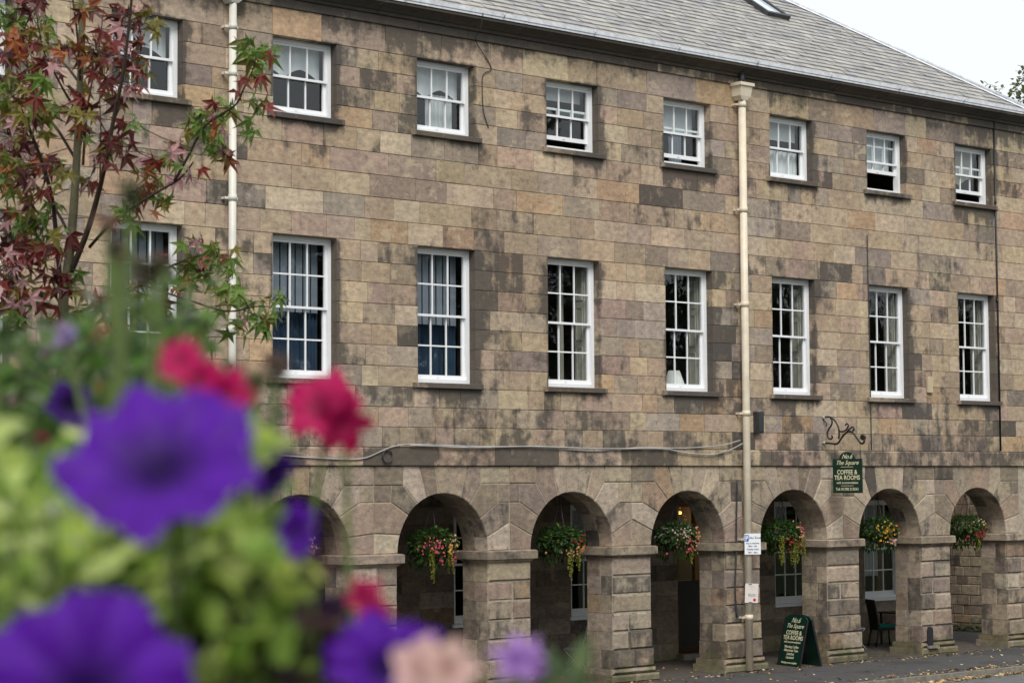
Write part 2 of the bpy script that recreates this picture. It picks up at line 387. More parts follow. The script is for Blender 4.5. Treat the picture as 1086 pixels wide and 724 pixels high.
# end and rear walls
e = MB()
z = 0.0
while z < ZF-.01:
    z1 = min(ZF, z+.345); y = .70 if z < 3.9 else .27
    if z < 3.6: ya, yb = 3.05, 10
    else: ya, yb = .27, 10
    y = ya
    while y < yb-.01:
        L = min(rnd(.4, 1.0), yb-y)
        if yb-y-L < .3: L = yb-y
        e.box(X1-.25, X1-rnd(0, .006), y+.003, y+L-.003, z+.003, z1-.003, scol(.35))
        y += L
    z = z1
e.box(X1-.24, X1-.02, 3.06, 9.99, 0, ZF); e.box(X1-.24, X1-.02, .27, 9.99, 3.7, ZF, scol(.3))
e.box(X0, X1-.25, 9.75, 10, 0, ZF, scol(.3)); e.box(X0, X0+.25, .27, 9.75, 0, ZF, scol(.3))
e.build('end_wall', M['ashlar'], B)
# frieze + cornice + string course in lengths of stone
def run_profile(mb, prof, xa, xb, lmin, lmax, colf, gap=.003):
    x = xa
    while x < xb-.01:
        L = rnd(lmin, lmax)
        if xb-x-L < lmin*.6: L = xb-x
        a, b = x+gap, x+L-gap; c = colf(); n = len(prof); i = len(mb.v); dy = rnd(-.003, .003)
        mb.v += [(a, y+dy, z) for y, z in prof]+[(b, y+dy, z) for y, z in prof]
        for k in range(n-1): mb.f.append((i+k, i+n+k, i+n+k+1, i+k+1)); mb.c.append(c); mb.m.append(0); mb.sm.append(False)
        mb.f.append(tuple(i+k for k in range(n))); mb.f.append(tuple(i+n+k for k in reversed(range(n))))
        for _ in (0, 1): mb.c.append(c); mb.m.append(0); mb.sm.append(False)
        x += L
s = MB(); run_profile(s, [(.26, ZA), (-.045, ZA), (-.05, ZA+.01), (-.05, ZS-.03), (-.035, ZS-.003), (.26, ZS)][::-1], X0, X1+.045, .8, 1.7, lambda: scol(.48, .2, .95))
s.build('string_course', M['ashlar'], B)
s = MB(); run_profile(s, [(.26, ZF), (-.035, ZF), (-.04, ZF+.02), (-.03, ZF+.15), (.26, ZF+.15)][::-1], X0, X1+.03, .9, 1.6, lambda: scol(.52, .2, .9))
s.build('frieze', M['ashlar'], B)
s = MB(); CP = [(.26, ZF+.153), (-.07, ZF+.153), (-.08, ZF+.20), (-.12, ZF+.215), (-.17, ZF+.25), (-.25, ZF+.29), (-.31, ZF+.31), (-.32, ZF+.40), (.26, ZF+.42)][::-1]
run_profile(s, CP, X0, X1+.1, 1.0, 1.9, lambda: scol(.86, .1, .62))
s.build('cornice', M['ashlar'], B)
s = MB(); s.box(X1-.3, X1+.1, .27, 10.2, ZF+.153, ZF+.42, scol(.8)); s.build('end_cornice', M['ashlar'], B)

# roof
RS = .687; EZ = ZF+.44; EY = -.30; EX = X1-.27; RY = 5.0
def roof_pt(x, y): return EZ + (min(y, 2*RY-y)-EY)*RS
roof = MB(); ex = .225; dy = ex*math.cos(math.atan(RS)); nrow = int((RY-EY)/dy)
base = MB()
HX = EX-(RY-EY)        # where the hip meets the ridge
base.face([(X0, EY, EZ-.03), (EX, EY, EZ-.03), (HX, RY, roof_pt(0, RY)-.03), (X0, RY, roof_pt(0, RY)-.03)])
base.face([(EX, EY, EZ-.03), (EX, 2*RY-EY, EZ-.03), (HX, RY, roof_pt(0, RY)-.03)])
base.face([(X0, 2*RY-EY, EZ-.03), (X0, RY, roof_pt(0, RY)-.03), (HX, RY, roof_pt(0, RY)-.03), (EX, 2*RY-EY, EZ-.03)])
for r_ in range(nrow+1):
    y0 = EY+r_*dy; y1 = min(y0+dy*1.25, RY); x = X0+rnd(0, .3)-(.15 if r_ % 2 else 0)
    lim = EX-(y0-EY)-.02
    while x < lim:
        wd = rnd(.24, .36); xb = min(x+wd-.004, lim); k = rnd(.84, 1.10); tt = random.random()
        c = (.305*k, .293*k, .275*k) if tt < .55 else ((.35*k, .333*k, .295*k) if tt < .85 else (.26*k, .25*k, .25*k))
        h = .012+rnd(0, .014)
        za = EZ+(y0-EY)*RS+h; zb = EZ+(y1-EY)*RS-.006
        xt = min(xb, EX-(y1-EY)); xa2 = min(x, xt)
        jz = rnd(-.004, .004); y0j = y0-rnd(0, .012)
        roof.face([(x, y0j, za), (xb, y0j, za+jz), (xt, y1, zb), (xa2, y1, zb)], c)
        roof.face([(x, y0j, za-.026), (xb, y0j, za-.026), (xb, y0j, za+jz), (x, y0j, za)], tuple(q*.5 for q in c))
        x += wd
ro = base.build('roof', M['dark_metal'], B); roof.build('slates', M['slate'], ro)
f = MB(); a = Vector((EX, EY, EZ+.01)); b_ = Vector((HX, RY, roof_pt(0, RY)+.01)); d = (b_-a)
nl = 9
for k in range(nl):
    p = a+d*(k/nl); q = a+d*((k+1.03)/nl); off = Vector((-.13, 0, .0)); off2 = Vector((0, .17, 0)); up = Vector((0, 0, .05+(k % 2)*.004))
    f.face([p+off+Vector((0, 0, .02)), p+up, q+up, q+off+Vector((0, 0, .02))]); f.face([p+up, p+off2+Vector((0, 0, .02)), q+off2+Vector((0, 0, .02)), q+up])
f.tube([a+Vector((0, 0, .05)), b_+Vector((0, 0, .05))], .045, 8)
f.build('hip_flashing', M['lead'], ro)
f = MB(); x = X0
while x < EX:
    L = min(2.2, EX+.03-x); h = rnd(0, .004)
    f.box(x, x+L-.006, -.345-h, -.2, ZF+.405, ZF+.472+h); f.box(x, x+L, -.335, -.333, ZF+.36, ZF+.41); f.tube([(x+.01, -.355, ZF+.44), (x+.035, -.355, ZF+.44)], .045, 6); x += L
f.build('lead_gutter_edge', M['lead'], ro)
# skylight set in the slope
sk = MB(); sa = math.atan(RS)
T = Matrix.Translation((26.05, 2.32, EZ+(2.32-EY)*RS-.02)) @ Matrix.Rotation(sa, 4, 'X')
for bx in ((-.36, .36, 0, .10), (-.36, .36, 1.2, 1.3), (-.36, -.28, .10, 1.2), (.28, .36, .10, 1.2)): sk.box(bx[0], bx[1], bx[2], bx[3], 0, .13, T=T)
sko = sk.build('skylight', M['dark_metal'], ro)
sk = MB(); sk.box(-.28, .28, .10, 1.2, .05, .09, T=T); sk.build('skylight_pane', plain('skylight_glass', (.55, .6, .65), .08, .9), sko)

# windows
def sash(mb, xa, xb, z0, z1, y, nx, nz, st=.05, rb=.06, rt=.045):
    mb.box(xa, xa+st, y, y+.04, z0, z1); mb.box(xb-st, xb, y, y+.04, z0, z1)
    mb.box(xa+st, xb-st, y+.001, y+.039, z0, z0+rb); mb.box(xa+st, xb-st, y+.001, y+.039, z1-rt, z1)
    for k in range(1, nx):
        xm = xa+st+(xb-xa-2*st)*k/nx; mb.box(xm-.013, xm+.013, y+.006, y+.034, z0+rb, z1-rt)
    for k in range(1, nz):
        zm = z0+rb+(z1-z0-rb-rt)*k/nz; mb.box(xa+st, xb-st, y+.008, y+.032, zm-.013, zm+.013)
def drape(mb, xa, xb, y, z0, z1, folds=6, amp=.03, scallop=None, n=40):
    for k in range(n):
        u0, u1 = k/n, (k+1)/n
        def P(u, top):
            yy = y+amp*math.sin(u*folds*2*math.pi)+amp*.4*math.sin(u*folds*5.1)
            zb = z0 if scallop is None else scallop(u)
            return (xa+(xb-xa)*u, yy, z1 if top else zb)
        mb.face([P(u0, 0), P(u1, 0), P(u1, 1), P(u0, 1)], sm=True)
def make_window(c, z0, z1, nz, raise_=0, dy=0, sill=True, w=WW, up_drop=0, label=None, outer_y=.16):
    fr = MB(); y = outer_y+dy
    fw = .075
    for bx in ((c-w, c-w+fw, z0, z1), (c+w-fw, c+w, z0, z1), (c-w+fw, c+w-fw, z1-.07, z1), (c-w+fw, c+w-fw, z0, z0+.075)):
        fr.box(bx[0]+.002, bx[1]-.002, y, y+.13, bx[2]+.002, bx[3]-.002)
    fo = fr.build('window', M['white'], B)
    if label: fo['label'] = label
    zm = (z0+z1)/2+.005; xa, xb = c-w+fw-.004, c+w-fw+.004
    for nm, za, zb, yy in (('upper', zm-.02-up_drop, z1-.068-up_drop, y+.018), ('lower', z0+.073+raise_, zm+.025+raise_, y+.066)):
        m_ = MB(); sash(m_, xa, xb, za, zb, yy, 3, nz, rb=.075 if nm == 'lower' else .04, rt=.04)
        if nm == 'lower': m_.box(c-.06, c+.0, yy-.012, yy, za+.03, za+.045)
        m_.build('sash', M['white'], fo)
        gl = MB(); gl.box(xa+.03, xb-.03, yy+.018, yy+.022, za+.02, zb-.02); gl.build('pane', M['glass'], fo)
    if sill:
        s_ = MB(); ow = .13
        block(s_, rect(c-w-ow, c+w+ow, z0-.095, z0-.002), -.07, y+.05, scol(.62 if random.random() < .7 else .3, .1, .85), .001, .008)
        s_.build('sill', M['ashlar'], fo)
    return fo
mid, upp = [], []
raises = {0: 0, 1: 0, 2: 0, 3: .13, 4: .09, 5: 0, 6: .34, 7: .17, -1: 0}
for i, c in zip(range(-1, 8), WB):
    mid.append(make_window(c, ZM0, ZM1, 2)); upp.append(make_window(c, ZU0, ZU1, 1, raise_=raises[i]))
ib = dict(zip(range(-1, 8), zip(mid, upp)))
yw = .16
def scal(c, z, a, n): return lambda u: z-a*abs(math.sin(u*math.pi*n))
for i in range(-1, 8):
    c = WB[i+1]; fm, fu = ib[i]
    # upper floor dressings
    if i in (0, 1, 2, -1):
        d = MB(); drape(d, c-.56, c+.56, yw+.22, 0, ZU1-.05, 3, .02, scallop=lambda u: ZU1-.63+.20*abs(math.cos(u*math.pi*1.5))); d.build('festoon_curtain', M['net'], fu)
        if i in (2,): d = MB(); drape(d, c-.1, c+.5, yw+.3, ZU0+.05, ZU1-.5, 6, .02); d.build('curtain', M['net'], fu)
        if i == 1: d = MB(); drape(d, c-.56, c-.32, yw+.3, ZU0+.05, ZU1-.5, 3, .02); d.build('curtain', M['net'], fu)
    if i == 3: d = MB(); drape(d, c-.56, c+.56, yw+.24, ZU1-.30, ZU1-.05, 1, .004); d.build('roller_blind', M['net'], fu)
    if i == 4:
        d = MB(); drape(d, c-.56, c+.56, yw+.26, ZU1-.58, ZU1-.05, 2, .008); d.build('roller_blind', M['net'], fu)
        d = MB(); drape(d, c-.05, c+.3, yw+.3, ZU0+.05, ZU1-.5, 4, .02); d.build('curtain', M['greyblind'], fu)
    if i == 5:
        d = MB(); drape(d, c-.56, c+.56, yw+.24, ZU1-.42, ZU1-.05, 1, .004); d.build('roller_blind', M['net'], fu)
        d = MB(); drape(d, c-.56, c+.56, yw+.2, ZU0+.08, ZU0+.62, 8, .018); d.build('net_curtain', M['net'], fu)
    if i == 6: d = MB(); drape(d, c-.56, c+.56, yw+.24, ZU1-.80, ZU1-.05, 1, .006); d.build('roller_blind', M['net'], fu)
    if i == 7:
        d = MB(); drape(d, c-.56, c+.56, yw+.26, ZU1-.72, ZU1-.05, 3, .015, scallop=lambda u: ZU1-.80+.18*abs(math.cos(u*math.pi))); d.build('curtain', M['plaster'], fu)
    # middle floor
    if i in (-1, 0, 1, 2):
        d = MB()
        for k in range(7):
            xx = c-.50+k*.155; d.box(xx, xx+.125, yw+.27, yw+.285, ZM1-(1.22 if i < 2 else 1.3), ZM1-.05)
        d.build('vertical_blind', M['greyblind'], fm)
        d = MB(); drape(d, c-.60, c+.62, yw+.50, ZM0+.03, ZM1-.03, 9, .035); d.build('curtain', M['bluecurt'], fm)
        d = MB(); drape(d, c+.38, c+.62, yw+.36, ZM0+.05, ZM1-.03, 3, .03); drape(d, c-.6, c-.45, yw+.36, ZM0+.05, ZM1-.03, 2, .03); d.build('curtain', M['bluecurt'], fm)
    else:
        d = MB()   # folded panelled shutter lining the window splay
        for sgn in (1, -1):
            T = Matrix.Translation((c+sgn*.565, yw+.16, 0)) @ Matrix.Rotation(sgn*-R(6), 4, 'Z')
            d.box(-.02, .02, 0, .30, ZM0+.06, ZM1-.05, T=T)
            for za, zb in ((.16, .78), (.90, 1.52), (1.64, 2.16)):
                fs = -1*sgn; xa, xb = sorted((fs*.0202, fs*.032))
                for q in ((.05, .25, za, za+.025), (.05, .25, zb-.025, zb), (.05, .075, za+.025, zb-.025), (.225, .25, za+.025, zb-.025)):
                    d.box(xa, xb, q[0], q[1], ZM0+q[2], ZM0+q[3], T=T)
        d.build('shutter', M['plaster'], fm)
        d = MB()
        if i == 3: drape(d, c+.30, c+.44, yw+.62, ZM0+.02, ZM1-.03, 3, .025); d.build('curtain', M['plaster'], fm)
# rooms behind
r = MB()
for z0, z1 in ((ZS+.02, 8.5), (8.6, 11.8)):
    r.face([(X0+.3, 4.2, z0), (X1-.3, 4.2, z0), (X1-.3, 4.2, z1), (X0+.3, 4.2, z1)])
    r.face([(X0+.3, .26, z0), (X1-.3, .26, z0), (X1-.3, 4.2, z0), (X0+.3, 4.2, z0)])
    r.face([(X0+.3, .26, z1), (X1-.3, .26, z1), (X1-.3, 4.2, z1), (X0+.3, 4.2, z1)])
    for c in WB: r.box(c+1.45, c+1.5, .27, 4.2, z0, z1)
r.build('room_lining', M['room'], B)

# arcade -------------------------------------------------
AC = [3*i+8.70 for i in range(-1, 8)]; SP = 2.486; PH = .505     # arch centres, springing height, half pier
front = MB(); corea = MB()
def P(a, r_=1.0): return (r_*math.cos(R(a)), r_*math.sin(R(a)))
def arcpts(a, b, r_=1.0, n=4): return [P(a+(b-a)*k/n, r_) for k in range(n+1)]
H = ZA-SP
PJ = {}
def pj(k):
    if k not in PJ: PJ[k] = (.43+rnd(-.10, .12), .84+rnd(-.07, .07), 1.18+rnd(-.05, .05), rnd(-.12, .12))
    return PJ[k]
for c in AC:
    hw = .995
    for sgn in (1, -1):
        j = lambda s_=.03: rnd(-s_, s_)
        a1, a2, a3, a4, a5 = 16+j(3), 36+j(4), 54+j(4), 68+j(3), 82+j(2)
        pa, pb, pc_, pxo = pj(round(c+sgn*1.5)); A = (1.5, pa); Bq = (1.5+0*pxo, pb); D = (1.20+j(.07), pb); E_ = (D[0]+j(.02), pc_); F = (.84+j(.05), pc_); G = (F[0]+j(.02), H); I_ = (.50+j(.05), H); K = (.17+j(.03), H); L_ = (1.5, pc_)
        polys = [
            arcpts(0, a1)[::-1] + [(1.0, 0), (1.5, 0), A],
            [A, Bq, D]+arcpts(a2, a1, n=4),
            [D, E_, F]+arcpts(a3, a2, n=4),
            [D, Bq, L_, E_],
            [F, E_, L_, (1.5, H), G],
            [F, G, I_]+arcpts(a4, a3, n=3),
            [I_, K]+arcpts(a5, a4, n=3)]
        polys[0] = [(1.0, 0), (1.5, 0), A]+arcpts(a1, 0, n=4)[:-1]
        for k, pl in enumerate(polys):
            pl = [(c+sgn*x*(hw if x < 1.001 and z < 1.001 and k != 3 else 1), SP+z) for x, z in pl]
            if sgn < 0: pl = pl[::-1]
            block(front, pl, rnd(-.018, -.004), .34, scol(.25, .28, 1.05, PALA), .006, .014, es=.12)
        if sgn > 0: kk = (a5, K)
        else:
            pl = [(c+kk[1][0], SP+H), (c-K[0], SP+H)]+[(c-hw*P(a5)[0], SP+P(a5)[1])]+[(c, SP+1)]+[(c+hw*P(kk[0])[0], SP+P(kk[0])[1])]
            block(front, pl[::-1], -.012, .34, scol(.25, .1, 1, PALA), .005, .012)
    # inner half of the barrel
    ang = [0, 17, 36, 54, 70, 86, 101, 119, 137, 157, 180]
    for a, b in zip(ang, ang[1:]):
        pl = arcpts(a, b, 1.0, 3)+arcpts(b, a, 1.32, 3); pl = [(c+x*hw, SP+z) for x, z in pl]
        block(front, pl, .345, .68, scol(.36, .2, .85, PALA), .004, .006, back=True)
    # core strips behind the joints
    n = 24
    for k in range(n):
        a, b = P(180*k/n), P(180*(k+1)/n); q = 1.012
        x0_, z0_, x1_, z1_ = c+a[0]*q*hw, SP+a[1]*q, c+b[0]*q*hw, SP+b[1]*q
        corea.face([(x1_, .004, z1_), (x0_, .004, z0_), (x0_, .004, ZA), (x1_, .004, ZA)])
        corea.face([(x0_, .02, z0_), (x1_, .02, z1_), (x1_, .66, z1_), (x0_, .66, z0_)])
        corea.face([(x1_, .665, z1_), (x0_, .665, z0_), (x0_, .665, ZA), (x1_, .665, ZA)])
    corea.box(c+hw*1.012, c+3-hw*1.012, .0045, .66, SP-.05, ZA-.01)
ao = front.build('arcade_front', M['arcade'], B); corea.build('mortar_joints', M['lime_mortar'], ao)
def make_pier(x, last=False):
    p = MB(); zt = SP-.205; n = 6; zb = .26
    for k in range(n):
        z0 = zb+(zt-zb)*k/n; z1 = zb+(zt-zb)*(k+1)/n
        ys_ = .34+rnd(-.08, .08)
        low = .12 if k == 0 else 0
        ex_ = .03 if k == 0 else (.012 if k == 1 else 0)
        bl = random.random() < .5; xs_ = x+rnd(-.12, .12)
        rows = [(x-PH-ex_, xs_), (xs_, x+PH+ex_)] if bl else [(x-PH-ex_, x+PH+ex_)]
        for a, b in rows: block(p, rect(a, b, z0, z1), -ex_+rnd(-.02, .004), ys_, scol(.32+low, .24, 1.0, PALA), .004, .034, es=.22)
        for a, b in ((x-PH-ex_, x+PH+ex_),): block(p, rect(a, b, z0, z1), ys_+.003, .68, scol(.3+low, .2, .9, PALA), .004, .012, back=True)
    po = p.build('pier', M['arcade'], B)
    q = MB()
    for a, b in ((-.615, .0), (.0, .615)) if not last else ((-.615, .615),): block(q, rect(x+a, x+b, .0, .15), -.10, .78, scol(.5, .1, .8, PALA), .002, .03, back=True)
    block(q, rect(x-.57, x+.57, .15, .26), -.06, .74, scol(.45, .1, .85, PALA), .002, .045, back=True)
    q.build('plinth', M['arcade'], po)
    q = MB(); ins = [(PH, SP-.205), (PH+.035, SP-.17), (PH+.085, SP-.15), (PH+.085, SP-.02), (PH+.06, SP-.002)]
    for (a, z0), (b, z1) in zip(ins, ins[1:]):
        o0 = a-PH; o1 = b-PH; cc = scol(.42, .05, .9, PALA)
        P0 = [(x-a, -o0), (x+a, -o0), (x+a, .68+o0), (x-a, .68+o0)]; P1 = [(x-b, -o1), (x+b, -o1), (x+b, .68+o1), (x-b, .68+o1)]
        for k in range(4):
            l = (k+1) % 4; q.face([(*P0[k], z0), (*P0[l], z0), (*P1[l], z1), (*P1[k], z1)], cc)
    q.face([(*v_, SP-.002) for v_ in P1], scol(.3)); q.face([(*v_, SP-.204) for v_ in [(x-PH, 0), (x-PH, .68), (x+PH, .68), (x+PH, 0)]], scol(.3))
    q.build('capital', M['arcade'], po)
    q = MB(); q.box(x-PH+.012, x+PH-.012, .02, .66, .02, SP-.1); q.build('mortar_joints', M['lime_mortar'], po)
    return po
piers = {}
for c in [AC[0]-1.5]+[c+1.5 for c in AC]:
    k = round((c-10.2)/3); piers[k] = make_pier(c, last=(k == 7))
# arched vent niche in a pier foot, its shaded hollow painted flat black
vx = 27.72+.18
v = MB(); pts = [(vx-.09, .17), (vx+.09, .17)]+[(vx+.09*math.cos(R(a)), .50+.09*math.sin(R(a))) for a in range(0, 181, 20)]
v.face([(a, -.062, b) for a, b in pts][::-1] if False else [(a, -.064, b) for a, b in pts])
for k in range(len(pts)):
    a, b = pts[k], pts[(k+1) % len(pts)]; v.face([(a[0], -.064, a[1]), (b[0], -.064, b[1]), (b[0], .0, b[1]), (a[0], .0, a[1])])
v.build('niche_dark', M['ink'], piers[6])
v = MB(); v.box(vx-.16, vx+.16, -.17, -.09, .15, .20); v.build('niche_step', M['kerb'], piers[6])

# arcade ceiling and rear wall with its openings
bw = MB(); bc = MB(); YB = 2.8; ops = [(3*j+8.9-.64, 3*j+8.9+.64, 1.02 if j != 5 else .14, 3.22) for j in range(-1, 9)]
zz = [0.012]+[.30*k+.06 for k in range(1, 13)]; zz = [0.012, .36, .70, 1.02, 1.33, 1.64, 1.95, 2.26, 2.57, 2.90, 3.22, 3.55, 3.88]
for z0, z1 in zip(zz, zz[1:]):
    segs = []; x = X0
    for a, b, za, zb in ops:
        if za-.01 < (z0+z1)/2 < zb and b < X1: segs.append((x, a)); x = b
    segs.append((x, X1))
    for a, b in segs:
        cu = [a]
        while b-cu[-1] > 1.2: cu.append(cu[-1]+rnd(.45, 1.05))
        cu.append(b)
        for p_, q_ in zip(cu, cu[1:]):
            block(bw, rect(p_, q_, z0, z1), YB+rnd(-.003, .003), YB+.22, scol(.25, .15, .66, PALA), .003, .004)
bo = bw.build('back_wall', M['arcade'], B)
for i in range(len(ops)+1):
    a = ops[i-1][1]+.01 if i else X0; b = ops[i][0]-.01 if i < len(ops) else X1
    if b > X1: b = X1
    if b > a: bc.box(a, b, YB+.012, YB+.2, 0, 3.9)
    if i < len(ops) and ops[i][1] < X1:
        o_ = ops[i]; bc.box(o_[0]-.02, o_[1]+.02, YB+.013, YB+.199, 0, o_[2]-.01); bc.box(o_[0]-.02, o_[1]+.02, YB+.013, YB+.199, o_[3]+.01, 3.9)
bc.build('mortar_joints', M['mortar'], bo)
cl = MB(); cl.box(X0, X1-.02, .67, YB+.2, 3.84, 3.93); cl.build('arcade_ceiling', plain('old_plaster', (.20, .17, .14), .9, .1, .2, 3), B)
r = MB(); r.face([(X0, 6.2, 0), (X1-.3, 6.2, 0), (X1-.3, 6.2, 3.9), (X0, 6.2, 3.9)]); r.box(X0, X1-.3, YB+.23, 6.2, .0, .05); r.box(X0, X1-.3, YB+.23, 6.2, 3.85, 3.9)
for j in range(0, 9): r.box(3*j+7.38, 3*j+7.42, YB+.23, 6.2, .05, 3.85)
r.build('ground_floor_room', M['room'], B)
for j in range(-1, 8):
    c = 3*j+8.9
    if j == 5: continue
    fo = make_window(c, 1.02, 3.22, 2, dy=YB-.10, sill=False, w=.64)
    s_ = MB(); s_.box(c-.7, c+.7, YB-.05, YB+.06, .955, 1.02); s_.build('sill', M['white'], fo)
    if j in (7, 6, 4):
        d = MB(); drape(d, c-.47, c+(.2 if j == 7 else .0), YB+.34, 1.5 if j == 7 else 2.2, 3.15, 6, .03); d.build('curtain', M['net'], fo)
        if j == 7: d = MB(); drape(d, c+.22, c+.48, YB+.36, 1.1, 3.15, 3, .03); d.build('curtain', M['wood'], fo)
# doorway of the fourth visible arch
c = 23.9; d = MB()
for bx in ((c-.64, c-.56, .14, 3.22), (c+.56, c+.64, .14, 3.22), (c-.56, c+.56, 3.14, 3.22), (c-.56, c+.56, 2.38, 2.46), (c-.04, c+.04, 1.62, 3.14)): d.box(bx[0], bx[1], YB+.08, YB+.18, bx[2], bx[3])
do = d.build('doorway', M['wood'], B)
d = MB(); d.box(c-.56, c+.56, YB+.10, YB+.15, .22, 1.60); d.box(c-.56, c+.56, YB+.09, YB+.16, 1.56, 1.62); d.build('door', M['dark_door'], do)
d = MB(); d.box(c-.56, c+.56, YB+.12, YB+.124, 1.62, 3.14); d.build('pane', M['glass'], do)
d = MB(); d.box(c-.7, c+.7, YB-.22, YB+.2, .012, .13); d.build('doorstep', M['kerb'], do)
d = MB(); d.box(c-.30, c+.9, 5.0, 5.08, .1, 3.4); d.box(c+.3, c+.42, 4.2, 4.3, .1, 3.6); d.build('panelling', M['wood'], do)
LX = 24.78
lt = thing('wall_lamp', 'small glowing amber lamp inside the doorway behind the fourth visible arch', 'lamp', (LX, 4.2, 3.0))
d = MB(); d.lathe([(.0, -.04), (.03, -.03), (.04, .0), (.03, .03), (.0, .04)], (LX, 4.2, 3.0), 12); d.build('bulb', M['warm'], lt)
d = MB(); d.tube([(LX, 4.2, 3.08), (LX, 4.2, 3.84)], .008, 6); d.build('cord', M['dark_cable'], lt)
pl_ = bpy.data.lights.new('lamp_light', 'POINT'); pl_.energy = 16; pl_.color = (1, .6, .25); pl_.shadow_soft_size = .1
plo = bpy.data.objects.new('lamp_light', pl_); COL.objects.link(plo); plo.location = (LX, 4.05, 2.85)

# drainpipes of the building
def drainpipe(x, ztop, zbot, r_, mat, hopper=True, y=-.14, brk=()):
    p = MB(); p.tube([(x, y, zbot), (x, y, ztop)], r_, 14)
    for z in brk: p.tube([(x, y, z-.05), (x, y, z+.05)], r_*1.13, 14)
    po = p.build('drainpipe', mat, B)
    for z in brk:
        b = MB(); b.box(x-r_*2.0, x+r_*2.0, y+.03, y+.055, z-.02, z+.02); b.box(x-r_*2.0, x-r_*1.5, y+.05, .0, z-.02, z+.02); b.build('pipe_bracket', mat, po)
    if hopper:
        h = MB(); z = ztop
        def ring(a, d0, zz_): return [(x-a, y-d0, zz_), (x+a, y-d0, zz_), (x+a, -.01, zz_), (x-a, -.01, zz_)]
        prof = [(r_, r_, z-.02), (.15, .10, z+.06), (.165, .13, z+.24), (.20, .16, z+.26), (.20, .16, z+.32), (.17, .13, z+.32), (.16, .12, z+.20)]
        rr = [ring(*q) for q in prof]
        for a, b in zip(rr, rr[1:]):
            for k in range(4): h.face([a[k], a[(k+1) % 4], b[(k+1) % 4], b[k]])
        h.face(rr[-1]); h.build('hopper', mat, po)
        h = MB(); h.tube([(x+.02, -.12, z+.25), (x+.02, -.12, ZF+.28)], .055, 10); h.build('outlet_pipe', M['dark_metal'], po)
    return po
drainpipe(10.28, 11.34, .02, .062, M['offwhite'], brk=(10.95, 10.2, 8.2, 6.1, 3.5, 1.6))
drainpipe(22.2, 11.12, .03, .075, M['cream'], brk=(11.02, 8.95, 7.1, 4.98, 2.55, 1.05))
drainpipe(30.53, ZF+.15, ZS+.02, .02, M['black_iron'], hopper=False, y=-.03, brk=(9.8, 7.6))

# ================================================================== cables and boxes on the front
def ybulge(x): return -.075
def cable(pts, r_, label, mat=M['cable'], group='cables clipped along the stone band'):
    P_ = []
    for a, b in zip(pts, pts[1:]):
        for k in range(6): t = k/6; P_.append(Vector(a).lerp(Vector(b), t))
    P_.append(Vector(pts[-1]))
    for _ in range(3): P_ = [P_[0]]+[(P_[i-1]+P_[i]*2+P_[i+1])/4 for i in range(1, len(P_)-1)]+[P_[-1]]
    m_ = MB(); m_.tube(P_, r_, 6); return tag(m_.build('cable', mat), label, 'cable', group)
y_ = -.07
cable([(9, y_, 4.30), (11.6, y_, 4.10), (12.9, y_, 4.05), (13.5, y_, 4.28), (13.9, y_, 4.33), (15, y_, 4.30), (17, y_, 4.29), (18.2, y_, 4.22), (19.4, y_, 4.31), (20.5, y_, 4.29), (21.6, y_, 4.35), (22.1, y_, 4.46)], .012, 'pale cable rising from the band towards the tall cream drainpipe')
cable([(13.9, y_-.02, 4.31), (15.2, y_-.02, 4.27), (16.6, y_-.02, 4.31), (18.4, y_-.02, 4.27), (20.0, y_-.02, 4.29), (20.6, y_-.02, 4.20), (21.3, y_-.02, 4.17), (21.8, y_-.02, 4.27), (22.15, y_-.02, 4.40)], .013, 'grey cable sagging in a loop just left of the tall cream drainpipe')
lo_ = MB(); lo_.tube([(13.42+.10*math.cos(t*.4), -.085-.01*math.sin(t), 4.12+.11*math.sin(t*.4)) for t in range(0, 33)], .011, 6)
tag(lo_.build('cable', M['dark_cable']), 'small black coil of cable hanging on the stone band', 'cable')
cable([(26.1, -.02, 8.75), (26.1, -.02, 7.9), (26.12, -.02, 6.5), (26.12, -.02, 4.3)], .011, 'thin dark cable dropping down the wall left of the second last tall window', M['dark_cable'], 'wall cables')
cable([(15.35, -.36, 11.84), (15.35, -.30, 11.6), (15.4, -.05, 11.42), (15.75, -.02, 11.1), (15.85, -.02, 10.95), (15.6, -.02, 10.85), (15.62, -.02, 10.2), (15.75, -.02, 9.9)], .009, 'thin black wire looping down from the eaves beside an upper window', M['dark_cable'], 'wall cables')
cable([(22.02, -.06, 3.7), (21.98, -.05, 3.0), (21.97, -.05, 2.3), (21.9, -.06, 1.6), (21.95, -.06, 1.06)], .018, 'grey cable running down the pier behind the cream drainpipe', M['dark_metal'], 'wall cables')
bx = MB(); bx.box(22.55, 22.73, -.12, -.004, 4.60, 5.02); bx.box(22.57, 22.71, -.135, -.12, 4.63, 4.99)
tag(bx.build('meter_box', M['dark_metal']), 'black box fixed to the wall right of the cream drainpipe', 'box')
bx = MB(); bx.box(28.0, 28.16, -.05, -.002, 5.52, 5.86); tag(bx.build('wall_plate', plain('buff_plate', (.52, .42, .28), .8, .2, .1, 5)), 'small pale buff panel on the wall between the last two tall windows', 'panel')

